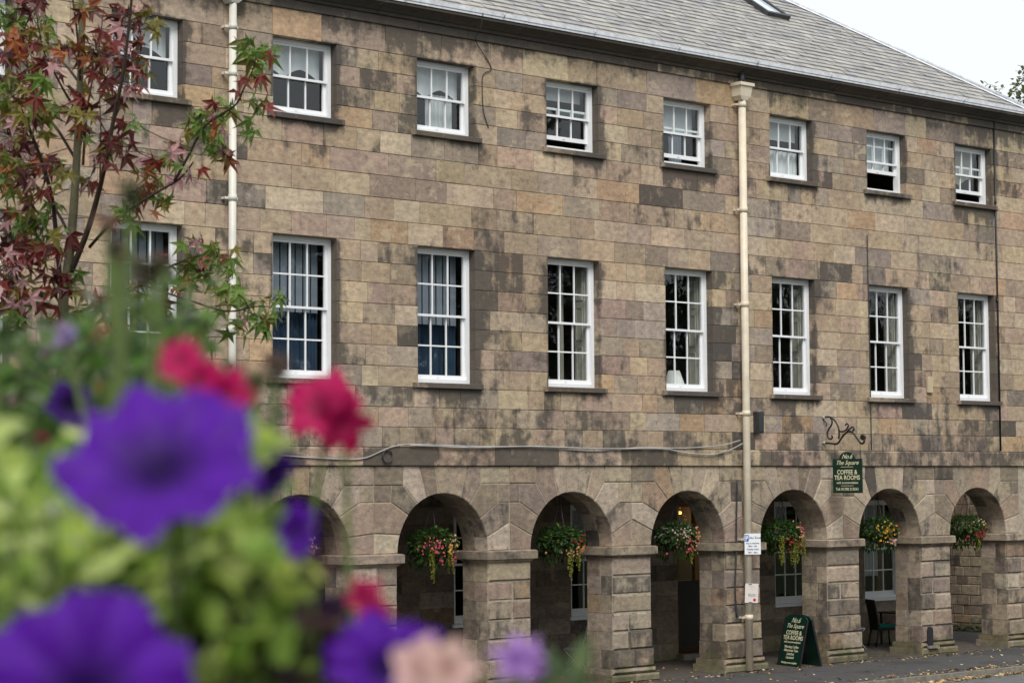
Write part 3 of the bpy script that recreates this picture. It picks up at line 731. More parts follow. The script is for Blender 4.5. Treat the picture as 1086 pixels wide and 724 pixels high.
# ================================================================== signs
def text(mb, body, size, T, mi=0, shear=0, off=0, ext=.001, align='CENTER', sx=1):
    cu = bpy.data.curves.new('t', 'FONT'); cu.body = body; cu.size = size; cu.align_x = align; cu.shear = shear; cu.offset = off*size; cu.extrude = ext; cu.resolution_u = 3
    o = bpy.data.objects.new('t', cu); COL.objects.link(o); bpy.context.view_layer.update()
    me = bpy.data.meshes.new_from_object(o.evaluated_get(bpy.context.evaluated_depsgraph_get()))
    S_ = Matrix.Diagonal((sx, 1, 1, 1))
    mb.add([T @ S_ @ v_.co for v_ in me.vertices], [tuple(p.vertices) for p in me.polygons], mi=mi)
    bpy.data.objects.remove(o); bpy.data.curves.remove(cu); bpy.data.meshes.remove(me)
def board_mesh(wd, h, top, th, n=14):
    "board outline with a raised round head, in local x,z, thickness along y"
    pts = [(-wd/2, 0), (wd/2, 0), (wd/2, h)]
    pts += [(top*math.cos(R(a)), h+.7*top*math.sin(R(a))) for a in [180*k/n for k in range(n+1)]]
    pts += [(-wd/2, h)]
    return pts
def extrude(mb, pts, y0, y1, T, mi=0):
    n = len(pts); a = [T @ Vector((x, y0, z)) for x, z in pts]; b = [T @ Vector((x, y1, z)) for x, z in pts]
    mb.face(a, mi=mi); mb.face(b[::-1], mi=mi)
    for k in range(n): mb.face([a[k], b[k], b[(k+1) % n], a[(k+1) % n]], mi=mi)
# hanging sign: stands out from the wall, face towards -x
BXs = 24.63
hs_ = thing('hanging_sign', 'dark green hanging tea room sign with cream lettering on scrolled iron bracket', 'sign', (BXs, -.62, 3.46))
T = Matrix.Translation((BXs, -.62, 3.42)) @ Matrix.Rotation(-R(90), 4, 'Z')
b = MB(); extrude(b, board_mesh(.74, .68, .20, .03), -.015, .015, T); b.build('board', M['green_board'], hs_)
TF = T @ Matrix.Translation((0, -.018, 0)) @ Matrix.Rotation(R(90), 4, 'X')
l = MB()
tx = lambda s_, z, size, sh=0, off=0, sx=1, mb=l, t=TF: text(mb, s_, size, t @ Matrix.Translation((0, z, 0)), shear=sh, off=off, sx=sx)
tx('No.6', .685, .13, .45, .01); tx('The Square', .565, .12, .45, .008, 1.05)
tx('COFFEE &', .375, .125, 0, .018, .95); tx('TEA ROOMS', .265, .125, 0, .018, .95); tx('with accommodation', .185, .065, .2, .012, 1.0); tx('Tel: 01298 213541', .05, .082, 0, .014, .95)
for z, w_ in ((.515, .16), (.14, .16)): l.box(-w_, w_, -.0195, -.0165, z, z+.008, T=T)
extr = board_mesh(.70, .66, .185, .03)
l.build('lettering', M['letter'], hs_)
br = MB()
def scroll(pts, r_=.018):
    q = [Vector((BXs, -p[0], p[1])) for p in pts]; out = []
    n = len(q)
    for i in range(n-1):
        p0, p1, p2, p3 = q[max(i-1, 0)], q[i], q[i+1], q[min(i+2, n-1)]
        for k in range(5):
            t = k/5; out.append(.5*((2*p1)+(p2-p0)*t+(2*p0-5*p1+4*p2-p3)*t*t+(3*p1-p0-3*p2+p3)*t**3))
    out.append(q[-1]); br.tube(out, r_, 6)
Z0 = 4.40
scroll([(0, Z0+.03), (.12, Z0+.02), (.22, Z0+.01), (.32, Z0-.0), (.40, Z0+.03), (.48, Z0+.12), (.58, Z0+.21), (.68, Z0+.24), (.78, Z0+.21), (.88, Z0+.10), (.96, Z0+.01), (1.02, Z0+.0), (1.06, Z0+.04), (1.05, Z0+.1)], .021)
scroll([(0, Z0+.54), (.10, Z0+.55), (.20, Z0+.54), (.32, Z0+.46), (.40, Z0+.33), (.42, Z0+.20), (.40, Z0+.10)])
scroll([(.20, Z0+.53), (.24, Z0+.46), (.22, Z0+.38), (.15, Z0+.30), (.11, Z0+.22), (.13, Z0+.13), (.20, Z0+.10), (.24, Z0+.14), (.22, Z0+.18)])
scroll([(.42, Z0+.26), (.50, Z0+.24), (.60, Z0+.28), (.66, Z0+.36), (.62, Z0+.40), (.58, Z0+.37)])
scroll([(.62, Z0+.24), (.70, Z0+.30), (.78, Z0+.33), (.80, Z0+.27), (.76, Z0+.26)])
scroll([(0, Z0+.50), (.04, Z0+.46), (.10, Z0+.42), (.08, Z0+.36)], .010)
br.tube([(BXs-.03, -1.03, Z0+.12), (BXs+.03, -1.03, Z0+.12)], .055, 10)
for yy in (.30, .95): br.tube([(BXs, -yy, Z0), (BXs, -yy, 4.06)], .007, 6)
br.build('bracket', M['black_iron'], hs_)
br = MB()
for zq in (Z0+.03, Z0+.54): br.tube([(BXs, -.06, zq), (BXs, .0, zq)], .03, 8)
br.build('wall_fixing', M['galv'], hs_)

# A-board
ab = thing('a_board', 'dark green folding tea room board standing on the pavement between two piers', 'sign', (23.95, .15, 0.012))
fl, fr_ = Vector((23.78, .62, .015)), Vector((23.56, -.30, .015)); mid_ = (fl+fr_)/2; ux = (fr_-fl).normalized()
fn = Vector((ux.y, -ux.x, 0)); fn = fn if fn.x < 0 else -fn      # outward normal of the printed face
def ab_T(base, nrm, lean):
    zax = (Vector((0, 0, 1))-nrm*math.tan(lean)).normalized(); yax = -(nrm - zax*nrm.dot(zax)).normalized(); xax = yax.cross(zax)
    return Matrix(((xax.x, yax.x, zax.x, base.x), (xax.y, yax.y, zax.y, base.y), (xax.z, yax.z, zax.z, base.z), (0, 0, 0, 1)))
AW, AH = .74, 1.0
pts = [(-AW/2, 0), (AW/2, 0), (AW/2, AH*.94)]+[(AW/2*.96*math.cos(R(a)), AH*.94+.09*math.sin(R(a))) for a in range(0, 181, 15)]+[(-AW/2, AH*.94)]
for T, nm in ((ab_T(mid_, fn, R(13)), 'front_board'), (ab_T(mid_-fn*.52, -fn, R(13)), 'rear_board')):
    b = MB(); extrude(b, pts, -.012, .012, T)
    bo_ = b.build(nm, M['green_board'], ab)
    b = MB()
    for q in ((-AW/2-.01, -AW/2+.02, 0, AH*.94), (AW/2-.02, AW/2+.01, 0, AH*.94)): b.box(q[0], q[1], -.02, .02, q[2]+.002, q[3], T=T)
    b.build('edge_strip', M['black_iron'], bo_)
T = ab_T(mid_, fn, R(13)); TF = T @ Matrix.Translation((0, -.015, 0)) @ Matrix.Rotation(R(90), 4, 'X'); l2 = MB()
for s_, z, size, sh, off, sx in (('No.6', .865, .14, .45, .008, 1), ('The Square', .755, .125, .45, .006, 1), ('COFFEE &', .62, .12, 0, .016, 1), ('TEA ROOMS', .52, .12, 0, .016, 1), ('with accommodation', .455, .06, .2, .01, 1.1),
        ('Morning Coffee', .355, .075, .1, .012, 1), ('Afternoon Teas', .285, .075, .1, .012, 1), ('Lunches', .215, .075, .1, .012, 1), ('Licensed', .145, .075, .1, .012, 1), ('Meeting room available', .045, .056, .1, .01, 1)):
    text(l2, s_, size, TF @ Matrix.Translation((0, z, 0)), shear=sh, off=off, sx=sx)
l2.build('lettering', M['letter'], ab)

# parking sign and paper notice on the cream drainpipe
ps = thing('parking_sign', 'small white and blue parking sign fixed to the cream drainpipe', 'sign', (22.2, -.23, 2.2))
Tp = Matrix.Translation((22.20, -.262, 2.26)) @ Matrix.Rotation(-R(22), 4, 'Z')
b = MB(); b.box(-.17, .17, -.004, .004, 0, .40, T=Tp); b.box(-.05, .05, .004, .02, .1, .3, T=Tp); b.build('plate', M['signwhite'], ps)
b = MB(); b.box(-.165, -.085, -.006, -.0042, .25, .375, T=Tp); b.build('blue_panel', M['signblue'], ps)
TFp = Tp @ Matrix.Translation((0, -.0065, 0)) @ Matrix.Rotation(R(90), 4, 'X')
b = MB(); text(b, 'P', .13, TFp @ Matrix.Translation((-.125, .265, 0)), off=.02, ext=.0005)
b.build('letter', M['signwhite'], ps)
b = MB()
for s_, x, z, size in (('Disc Zone', .045, .30, .062), ('Pay at machine', 0, .20, .046), ('Mon - Sat', 0, .145, .046), ('Display ticket', 0, .085, .046), ('9am - 6pm', 0, .025, .046)):
    text(b, s_, size, TFp @ Matrix.Translation((x, z, 0)), off=.008, ext=.0005)
b.build('lettering', M['ink'], ps)
nt_ = thing('paper_notice', 'weathered paper notice strapped to the cream drainpipe below the parking sign', 'notice', (22.2, -.22, 1.4))
Tn = Matrix.Translation((22.19, -.222, 1.33)) @ Matrix.Rotation(-R(22), 4, 'Z') @ Matrix.Rotation(R(3), 4, 'Y')
b = MB()
for k in range(8):
    x0_, x1_ = -.14+.035*k, -.105+.035*k; f_ = lambda x: .35*x*x
    b.face([Tn @ Vector((x0_, f_(x0_), 0)), Tn @ Vector((x1_, f_(x1_), 0)), Tn @ Vector((x1_, f_(x1_), .37)), Tn @ Vector((x0_, f_(x0_), .37))], sm=True)
    b.face([Tn @ Vector((x0_, f_(x0_)+.002, 0)), Tn @ Vector((x1_, f_(x1_)+.002, 0)), Tn @ Vector((x1_, f_(x1_)+.002, .37)), Tn @ Vector((x0_, f_(x0_)+.002, .37))], sm=True)
b.build('sheet', M['paper'], nt_)
b = MB()
for z in (.355, .01): b.tube([(22.2+.085*math.cos(R(a)), -.14+.085*math.sin(R(a)), 1.33+z) for a in range(0, 361, 30)], .007, 5)
b.build('strap', M['black_iron'], nt_)
b = MB(); b.lathe([(.0, 0), (.03, 0)], (0, 0, 0), 14)
b.v = [tuple(Tn @ Vector((.06+x, -.003+.35*.06**2, .06+y))) for x, y, z in b.v]; b.build('red_seal', M['red'], nt_)
b = MB(); TFn = Tn @ Matrix.Translation((0, -.003, 0)) @ Matrix.Rotation(R(90), 4, 'X')
for k, (wd_, z) in enumerate(((.12, .31), (.07, .27), (.17, .17), (.16, .155), (.17, .14), (.12, .125))): b.box(-wd_/2, wd_/2, -.004, -.003, z, z+.005, T=Tn)
b.build('print', M['galv'], nt_)

# table lamp in the fourth visible tall window
tl = thing('table_lamp', 'white table lamp standing inside the tall window left of the cream drainpipe', 'lamp', (20.93, .56, 5.0))
b = MB(); b.lathe([(.22, 0), (.11, .30), (.105, .30), (.215, 0)], (20.93, .56, 5.50), 24); b.build('shade', M['shade'], tl)
b = MB(); b.lathe([(.0, 0), (.09, 0), (.09, .02), (.03, .05), (.05, .15), (.075, .25), (.04, .36), (.015, .44), (.012, .55)], (20.93, .56, 5.00), 16); b.build('base', M['plaster'], tl)
tb = thing('side_table', 'dark side table under the lamp behind the window', 'table', (20.95, .85, 4.3))
b = MB(); b.box(20.6, 21.3, .42, 1.0, 4.96, 4.998); b.build('top', M['dark_door'], tb)
for x in (20.64, 21.26):
    for y in (.46, .96): b = MB(); b.box(x-.02, x+.02, y-.02, y+.02, 4.3, 4.96); b.build('leg', M['dark_door'], tb)

# ================================================================== hanging baskets
def leafquad(mb, p, d, up, L, W, col, curl=.15):
    d = d.normalized(); s_ = d.cross(up); s_ = s_.normalized() if s_.length > 1e-4 else d.orthogonal().normalized(); n_ = s_.cross(d).normalized()
    a = p; m1 = p+d*L*.35+s_*W*.5+n_*L*curl*.3; m2 = p+d*L*.35-s_*W*.5+n_*L*curl*.3; k1 = p+d*L*.75+s_*W*.36; k2 = p+d*L*.75-s_*W*.36; t = p+d*L-n_*L*curl; c_ = p+d*L*.5-n_*W*.08
    i = len(mb.v); mb.v += [tuple(q) for q in (a, m1, k1, t, k2, m2, c_)]
    for f in ((0, 1, 6), (1, 2, 6), (2, 3, 6), (3, 4, 6), (4, 5, 6), (5, 0, 6)): mb.f.append(tuple(i+q for q in f)); mb.c.append(col); mb.m.append(0); mb.sm.append(True)
def rdir():
    while True:
        v_ = Vector((rnd(-1, 1), rnd(-1, 1), rnd(-1, 1)))
        if .1 < v_.length < 1: return v_.normalized()
def blossom(mb, p, n_, r_, col, k=5):
    u = n_.orthogonal().normalized(); w_ = n_.cross(u); pts = []
    for a in range(k*2):
        rr = r_*(1 if a % 2 == 0 else .72); t = a*math.pi/k; pts.append(p+(u*math.cos(t)+w_*math.sin(t))*rr+n_*r_*.25)
    for a in range(k*2): mb.face([p, pts[a], pts[(a+1) % (k*2)]], col, sm=True)
def basket(i, label, flowers, dens=1.0, trail=((-.12, .5), (.14, .4)), spill=0, light=0):
    random.seed(100+i)
    x, y, zt = 3*i+8.72, .34, SP+.97; zc = 2.62
    t = thing('hanging_basket', label, 'hanging basket', (x, y, zc-.2), 'flower baskets hanging in the arches')
    b = MB(); b.lathe([(.0, -.22), (.10, -.20), (.17, -.12), (.205, .0), (.19, .0), (.0, -.02)], (x, y, zc-.05), 20); b.build('bowl', M['coir'], t)
    b = MB()
    for k in range(3):
        a = k*2.09+.4; b.tube([(x+.2*math.cos(a), y+.2*math.sin(a), zc-.05), (x, y, zt-.10)], .006, 5)
    b.tube([(x, y, zt-.12), (x, y, zt+.05)], .006, 5); b.build('chain', M['dark_metal'], t)
    f = MB()
    for _ in range(int(620*dens)):
        v_ = rdir(); v_.z = v_.z*.62 if v_.z > 0 else v_.z*.55; rr = rnd(.55, 1)**.5
        p = Vector((x, y, zc+.02))+Vector((v_.x*.46*rr, v_.y*.34*rr, v_.z*.36*rr)); p += Vector((rnd(-.04, .04),)*3)
        k = rnd(.7, 1.35); q = random.random(); col = (.035*k, .085*k, .02*k) if q < .6 else ((.08*k, .15*k, .035*k) if q < .87 else (.15*k, .22*k, .05*k))
        if light and q > .8: col = (.34*k, .38*k, .3*k)
        leafquad(f, p, v_+rdir()*.6, Vector((0, 0, 1)), rnd(.06, .12), rnd(.04, .075), col, .3)
    for _ in range(int(170*dens)):
        a = rnd(0, 6.28); rr = rnd(.25, .46); p = Vector((x+rr*math.cos(a), y+rr*.75*math.sin(a), zc-rnd(.05, .40)*(1.3-rr)))
        k = rnd(.6, 1.2); leafquad(f, p, Vector((rnd(-.3, .3), rnd(-.3, .3), -1)), Vector((1, 0, 0)), rnd(.06, .11), rnd(.025, .05), (.045*k, .085*k, .02*k), .1)
    f.build('foliage', M['foliage'], t)
    tr = MB()
    for dx, L in trail:
        for s_ in range(5):
            px_ = x+dx+rnd(-.045, .045); py = y-.28+rnd(-.05, .05); z = zc-.05; LL = L*rnd(.6, 1.1); m = int(LL/.016)
            for k in range(m):
                px_ += rnd(-.007, .007); z -= .016
                kk = rnd(.7, 1.2); cc = (.24*kk, .25*kk, .035*kk)
                leafquad(tr, Vector((px_, py, z)), Vector((rnd(-1, 1), rnd(-1, .3), -.5)), Vector((0, 0, 1)), .035, .03, cc)
    tr.build('trailing_stems', M['foliage'], t)
    fl_ = MB()
    for col, n_, (cx_, cz_, sx_, sz_) in flowers:
        for _ in range(n_):
            for _try in range(20):
                ux_ = random.gauss(cx_, sx_); uz = random.gauss(cz_, sz_)
                if abs(ux_) < .46 and -.42 < uz < .3: break
            yy = y-.34*math.sqrt(max(.05, 1-(ux_/.5)**2-(uz/.45)**2))-.03
            k = rnd(.8, 1.15); p = Vector((x+ux_, yy, zc+uz)); nn = Vector((rnd(-.6, .3), -1, rnd(-.3, .5))).normalized()
            blossom(fl_, p, nn, rnd(.015, .028), tuple(min(1, q*k) for q in col))
            if random.random() < .5: blossom(fl_, p+nn*.012+rdir()*.01, (nn+rdir()*.4).normalized(), rnd(.010, .018), tuple(min(1, q*k*1.1) for q in col))
    fl_.build('blossoms', M['petal'], t)
PK, YE, PE, RD, WH, OR = (.62, .10, .15), (.72, .40, .05), (.72, .38, .24), (.45, .03, .03), (.6, .5, .38), (.68, .24, .08)
basket(1, 'hanging basket mostly hidden by purple petunias, its yellow blossoms showing', [(YE, 14, (.22, -.02, .08, .06)), (PE, 12, (.25, .05, .1, .06))], trail=((.05, .7), (-.1, .7)))
basket(2, 'hanging basket with coral pink blossoms at its left and one yellow cluster', [(PK, 34, (-.22, -.04, .12, .06)), (YE, 9, (.14, -.06, .05, .04)), (PK, 16, (.36, -.22, .06, .07)), (PE, 18, (.20, -.02, .15, .08)), (PK, 8, (-.02, -.25, .06, .04))], 1.1, ((-.22, .55), (.16, .42)))
basket(3, 'bushy hanging basket with red blossoms above a row of peach ones', [(RD, 16, (.20, .0, .12, .07)), (PE, 26, (.12, -.22, .2, .04)), (OR, 8, (.3, -.15, .06, .05))], 1.25, ((-.05, .62), (.20, .5)))
basket(4, 'hanging basket with whitish leaves on top in front of the doorway', [(PE, 26, (.05, -.05, .22, .12)), (PK, 18, (.0, -.2, .2, .07)), (OR, 12, (.3, .0, .08, .08)), (WH, 10, (-.2, .1, .15, .06))], 1.1, ((.12, .55),), light=1)
basket(5, 'hanging basket with long ragged yellow trails just right of the parking sign', [(RD, 16, (-.12, -.12, .08, .07)), (RD, 10, (.0, -.3, .08, .04)), (PE, 20, (.25, -.05, .12, .10)), (PK, 14, (.3, .05, .1, .1))], 1.15, ((-.30, .55), (.0, .6), (.12, .5), (.30, .55)))
basket(6, 'hanging basket covered in orange and yellow blossoms, under the green hanging sign', [(YE, 44, (-.18, -.06, .16, .14)), (OR, 12, (.1, .0, .18, .1)), ((.8, .5, .5), 16, (.18, -.26, .12, .04))], 1.1, ((.3, .0),))
basket(7, 'dark leaved hanging basket with crimson blossoms in the last arch, rubble wall behind', [((.40, .03, .05), 40, (.05, -.15, .22, .1)), (OR, 10, (.36, .0, .05, .06)), (WH, 10, (.05, .12, .15, .05))], 1.2, ((.05, .4),))
random.seed(21)

# ================================================================== chairs, table, planter in the arcade
def tuber(parent, name, pts, r_, mat, n=7): b = MB(); b.tube(pts, r_, n); return b.build(name, mat, parent)
def bistro(loc, rz, label):
    t = thing('folding_chair', label, 'chair', loc, 'folding bistro chairs under the arcade', rz)
    def mk(nm, fn_, mat=M['galv']):
        b = MB(); fn_(b); o = b.build(nm, mat); o.parent = t; return o
    for sx in (-.19, .19):
        mk('leg', lambda b: b.tube([(sx, -.22, 0), (sx, .16, .46), (sx, .27, .92)], .011, 6))
        mk('leg', lambda b: b.tube([(sx*.9, .24, 0), (sx*.9, -.20, .45)], .011, 6))
    def seat(b):
        for k in range(6): b.box(-.2, .2, -.2+k*.068, -.2+k*.068+.055, .455, .47)
    mk('seat', seat)
    def back(b):
        for k in range(3): b.box(-.2, .2, .215+k*.02, .23+k*.02, .62+k*.10, .70+k*.10)
    mk('backrest', back)
    mk('stretcher', lambda b: (b.tube([(-.19, -.14, .1), (.19, -.14, .1)], .008, 5), b.tube([(-.17, .19, .07), (.17, .19, .07)], .008, 5)))
bistro((19.72, 2.1, .012), R(215), 'grey folding metal chair under the third visible arch')
bistro((27.75, 1.9, .012), R(20), 'grey folding metal chair half hidden by the pier left of the black chair')
t = thing('rattan_chair', 'black high backed rattan chair with teal cushion under the arch by the window', 'chair', (29.05, 2.1, .012), None, R(62))
def pc(nm, fn_, mat): b = MB(); fn_(b); o = b.build(nm, mat); o.parent = t; return o
def bk(b):
    n = 8
    for k in range(n):
        z0, z1 = .40+.075*k*1.02, .40+.075*(k+1)*1.02; y0, y1 = .22+.10*(k/n)**1.5, .22+.10*((k+1)/n)**1.5; w0, w1 = .235+.01*k/n, .235+.01*(k+1)/n
        for dy_ in (0, .03): b.face([(-w0, y0+dy_, z0), (w0, y0+dy_, z0), (w1, y1+dy_, z1), (-w1, y1+dy_, z1)], sm=True)
        for sx in (-1, 1): b.face([(sx*w0, y0, z0), (sx*w0, y0+.03, z0), (sx*w1, y1+.03, z1), (sx*w1, y1, z1)])
    b.box(-.245, .245, .318, .352, 1.01, 1.03)
pc('backrest', bk, M['rattan']); pc('seat', lambda b: b.box(-.24, .24, -.22, .25, .36, .43), M['rattan'])
pc('cushion', lambda b: (b.box(-.21, .21, -.20, .20, .43, .475), b.box(-.19, .19, -.18, .18, .475, .485)), M['teal'])
for sx in (-.21, .21):
    pc('leg', lambda b: b.tube([(sx, -.19, .37), (sx*1.03, -.21, 0)], [.024, .017], 6), M['rattan']); pc('leg', lambda b: b.tube([(sx, .22, .37), (sx*1.05, .30, 0)], [.024, .017], 6), M['rattan'])
t2 = thing('cafe_table', 'dark square cafe table beside the black rattan chair', 'table', (29.9, 2.2, .012))
b = MB(); b.box(29.45, 30.25, 1.85, 2.6, .70, .735); b.build('top', M['dark_door'], t2)
for x in (29.5, 30.2):
    for y in (1.9, 2.55): b = MB(); b.box(x-.02, x+.02, y-.02, y+.02, .012, .70); b.build('leg', M['rattan'], t2)
# pot plant by the back window of the fifth arch
pp = thing('potted_plant', 'small pink flowering plant in a dark pot by the window behind the green board', 'plant', (27.2, 2.45, .012))
b = MB(); b.lathe([(.0, 0), (.13, 0), (.18, .9), (.16, .9), (.0, .86)], (27.2, 2.45, .012), 18); b.build('pot', M['dark_metal'], pp)
b = MB(); b2 = MB()
for _ in range(160):
    v_ = rdir(); v_.z = abs(v_.z); p = Vector((27.2, 2.45, .95))+v_*rnd(.05, .2); k = rnd(.7, 1.3); leafquad(b, p, v_+rdir()*.5, Vector((0, 0, 1)), .08, .05, (.05*k, .1*k, .03*k))
for _ in range(26):
    v_ = rdir(); v_.z = abs(v_.z); v_.y = -abs(v_.y); blossom(b2, Vector((27.2, 2.45, .97))+v_*.21, v_, .03, (.75, .3, .33))
b.build('foliage', M['foliage'], pp); b2.build('blossoms', M['petal'], pp)

# ================================================================== rubble wall beyond the end of the arcade
rw = MB(); ya, yb, xw = 1.2, 8.5, 34.3; z = 0.0
while z < 4.6:
    h = rnd(.19, .27); y = ya-rnd(0, .3)
    while y < yb:
        L = rnd(.25, .55); c_ = scol(.12, .2, 1.4, PALA); dx = rnd(-.014, .0)
        a, b_ = y+.006, y+L-.006; zz0, zz1 = z+.006, z+h-.006; bv = .014
        i = len(rw.v); rw.v += [(xw+dx, a+bv, zz0+bv), (xw+dx, b_-bv, zz0+bv), (xw+dx, b_-bv, zz1-bv), (xw+dx, a+bv, zz1-bv), (xw+.012, a, zz0), (xw+.012, b_, zz0), (xw+.012, b_, zz1), (xw+.012, a, zz1), (xw+.1, a, zz0), (xw+.1, b_, zz0), (xw+.1, b_, zz1), (xw+.1, a, zz1)]
        for f_ in ((0, 3, 2, 1), (0, 1, 5, 4), (1, 2, 6, 5), (2, 3, 7, 6), (3, 0, 4, 7), (4, 5, 9, 8), (5, 6, 10, 9), (6, 7, 11, 10), (7, 4, 8, 11)): rw.f.append(tuple(q+i for q in f_)); rw.c.append(c_); rw.m.append(0); rw.sm.append(False)
        y += L
    z += h
sw = thing('stone_wall', 'coarse squared rubble wall seen through the last arch', 'wall', (34.5, 4.4, 0))
rw.build('stones', M['arcade'], sw); q = MB(); q.box(xw+.014, xw+.45, ya-.2, yb, 0, z); q.build('wall_core', M['lime_mortar'], sw)
wp = MB()
for _ in range(420):
    y = rnd(1.9, 5.5); p = Vector((xw-rnd(.02, .28), y, rnd(0, .1))); k = rnd(.6, 1.4); leafquad(wp, p, Vector((rnd(-1, .2), rnd(-.6, .6), rnd(.3, 1))), Vector((0, 0, 1)), rnd(.05, .13), .035, (.05*k, .085*k, .02*k))
o = wp.build('weeds', M['foliage']); o['kind'] = 'stuff'; o['label'] = 'low green weeds along the foot of the rubble wall'; o['category'] = 'weeds'

# ================================================================== fallen leaves
fl_ = MB()
def dead(x, y, z, s_):
    k = rnd(.7, 1.25); q = random.random(); col = (.42*k, .30*k, .11*k) if q < .3 else ((.32*k, .19*k, .08*k) if q < .7 else (.42*k, .36*k, .22*k))
    a = rnd(0, 6.28); d_ = Vector((math.cos(a), math.sin(a), rnd(-.1, .35))); leafquad(fl_, Vector((x, y, z+.006+.3*s_*abs(rnd(0, .3)))), d_, Vector((rnd(-.3, .3), rnd(-.3, .3), 1)), s_, s_*.75, col, rnd(-.3, .3))
for _ in range(620): dead(random.gauss(26.5, 4.2), KY-.16-abs(random.gauss(0, .16)), -.11, rnd(.05, .12))
for _ in range(240): dead(random.gauss(25.5, 4), KY+.02+abs(random.gauss(0, .22)), .004, rnd(.05, .10))
for _ in range(230): dead(rnd(17, 32), -.12-abs(random.gauss(0, .22)), .0, rnd(.04, .09))
for _ in range(110): dead(rnd(17, 32), rnd(-2.8, -.3), .0, rnd(.04, .09))
for _ in range(90): dead(rnd(17, 31), rnd(0, 2.6), .012, rnd(.04, .09))
o = fl_.build('fallen_leaves', M['deadleaf']); o['kind'] = 'stuff'; o['label'] = 'yellow and brown fallen leaves scattered on the pavement and along the kerb'; o['category'] = 'leaves'

# ================================================================== sweet gum tree on the bank
random.seed(5)
TD = 12.0
tree = thing('sweetgum_tree', 'slender young tree with red and green star shaped leaves at the left', 'tree', (at(70, 330, TD).x, at(70, 330, TD).y, gz(at(70, 330, TD).x, at(70, 330, TD).y)))
tk = MB()
base = at(66, 330, TD); gb = gz(base.x, base.y)
def br_(pts, r0, r1, d0=0, d1=0, sub=4):
    n = len(pts); q = [at(p[0], p[1], TD+d0+(d1-d0)*i/(n-1)) for i, p in enumerate(pts)]; out = []
    for i in range(n-1):
        p0, p1, p2, p3 = q[max(i-1, 0)], q[i], q[i+1], q[min(i+2, n-1)]
        for k in range(sub):
            t = k/sub; out.append(.5*((2*p1)+(p2-p0)*t+(2*p0-5*p1+4*p2-p3)*t*t+(3*p1-p0-3*p2+p3)*t**3))
    out.append(q[-1]); return out, [r0+(r1-r0)*i/(len(out)-1) for i in range(len(out))]
trunk_pts, tr_ = br_([(67, 319), (72, 284), (77, 235), (81, 175), (84, 110), (86, 50), (86, 0), (85, -60), (83, -120)], .030, .009)
dn = [Vector((base.x-.03, base.y, gb-.1)), Vector((base.x-.02, base.y+.02, gb+.3)), Vector((base.x-.03, base.y, gb+1.5)), Vector((base.x, base.y, gb+3.0))]
tk.tube(dn+trunk_pts, [.075, .06, .05, .04]+tr_, 9)
tko = tk.build('trunk', M['bark'], tree)
limbs = [
 ([(75, 289), (92, 247), (103, 210), (112, 172), (122, 119), (131, 75), (138, 15), (143, -40)], .019, .006, 0, -.5),
 ([(81, 266), (65, 232), (50, 210), (32, 192), (12, 178), (-20, 160)], .011, .004, 0, .5),
 ([(64, 300), (58, 232), (55, 210), (47, 179), (32, 139), (20, 112), (0, 82), (-20, 50)], .014, .006, 0, -.6),
 ([(82, 172), (62, 139), (45, 117), (32, 82), (25, 45), (20, 12), (14, -20)], .010, .004, 0, .4),
 ([(83, 120), (70, 100), (55, 72), (45, 50), (38, 10)], .008, .003, 0, -.3),
 ([(84, 88), (72, 72), (60, 60), (45, 37), (33, 15)], .008, .003, 0, .5),
 ([(85, 90), (84, 60), (80, 20), (74, -20)], .009, .004, 0, -.2),
 ([(88, 175), (92, 120), (98, 85), (105, 50), (110, 10)], .008, .003, 0, .3),
 ([(95, 262), (115, 240), (137, 223), (163, 206), (190, 190), (205, 172)], .010, .005, 0, -.6),
 ([(185, 192), (200, 165), (217, 134), (249, 112), (258, 95), (267, 77), (272, 60)], .009, .0035, -.5, -.8),
 ([(85, 330), (110, 320), (150, 302), (180, 283), (215, 270), (240, 275)], .010, .004, 0, -.4),
 ([(150, 302), (200, 318), (240, 330), (270, 325), (285, 325)], .007, .003, -.2, -.7),
 ([(14, 340), (15, 300), (13, 260), (8, 220), (4, 160)], .009, .004, .2, .5),
 ([(66, 330), (30, 310), (10, 280), (-10, 250)], .012, .005, 0, -.4),
 ([(106, 190), (107, 140), (106, 110), (106, 80)], .005, .002, 0, .2),
 ([(0, 300), (12, 320), (22, 335)], .006, .004, 0, 0)]
lb = MB(); twpts = []
for L_ in limbs:
    p, r_ = br_(*L_); lb.tube(p, r_, 6); twpts += [(q, i/len(p)) for i, q in enumerate(p)]
lb.build('branches', M['twig'], tko)
def star_leaf(mb, p, d, n_, L, col, droop=.25):
    d = d.normalized(); s_ = d.cross(n_).normalized(); n_ = s_.cross(d).normalized()
    out = [(0, .02), (62, .60), (42, .27), (33, .86*0+.9), (14, .30), (0, 1.0)]
    seq = [(-122, .50), (-88, .28), (-60, .86), (-28, .33), (0, 1.0), (28, .33), (60, .86), (88, .28), (122, .50)]
    i = len(mb.v); c0 = p+d*L*.12
    tw = rnd(-.25, .25)
    V_ = [p+d*0, c0]
    for a, r0 in seq:
        r0 *= rnd(.88, 1.1); a_ = R(a); off = d*math.cos(a_)*r0*L*.9+s_*math.sin(a_)*r0*L*.76
        V_.append(c0+off-n_*(droop*L*r0*r0*(.6+abs(math.sin(a_))*.6))+n_*tw*L*r0*math.sin(a_)+n_*.06*L*(1 if abs(r0) < .4 else 0))
    mb.v += [tuple(q) for q in V_]
    for k in range(len(seq)-1): mb.f.append((i+1, i+2+k, i+3+k)); mb.c.append(col); mb.m.append(0); mb.sm.append(False)
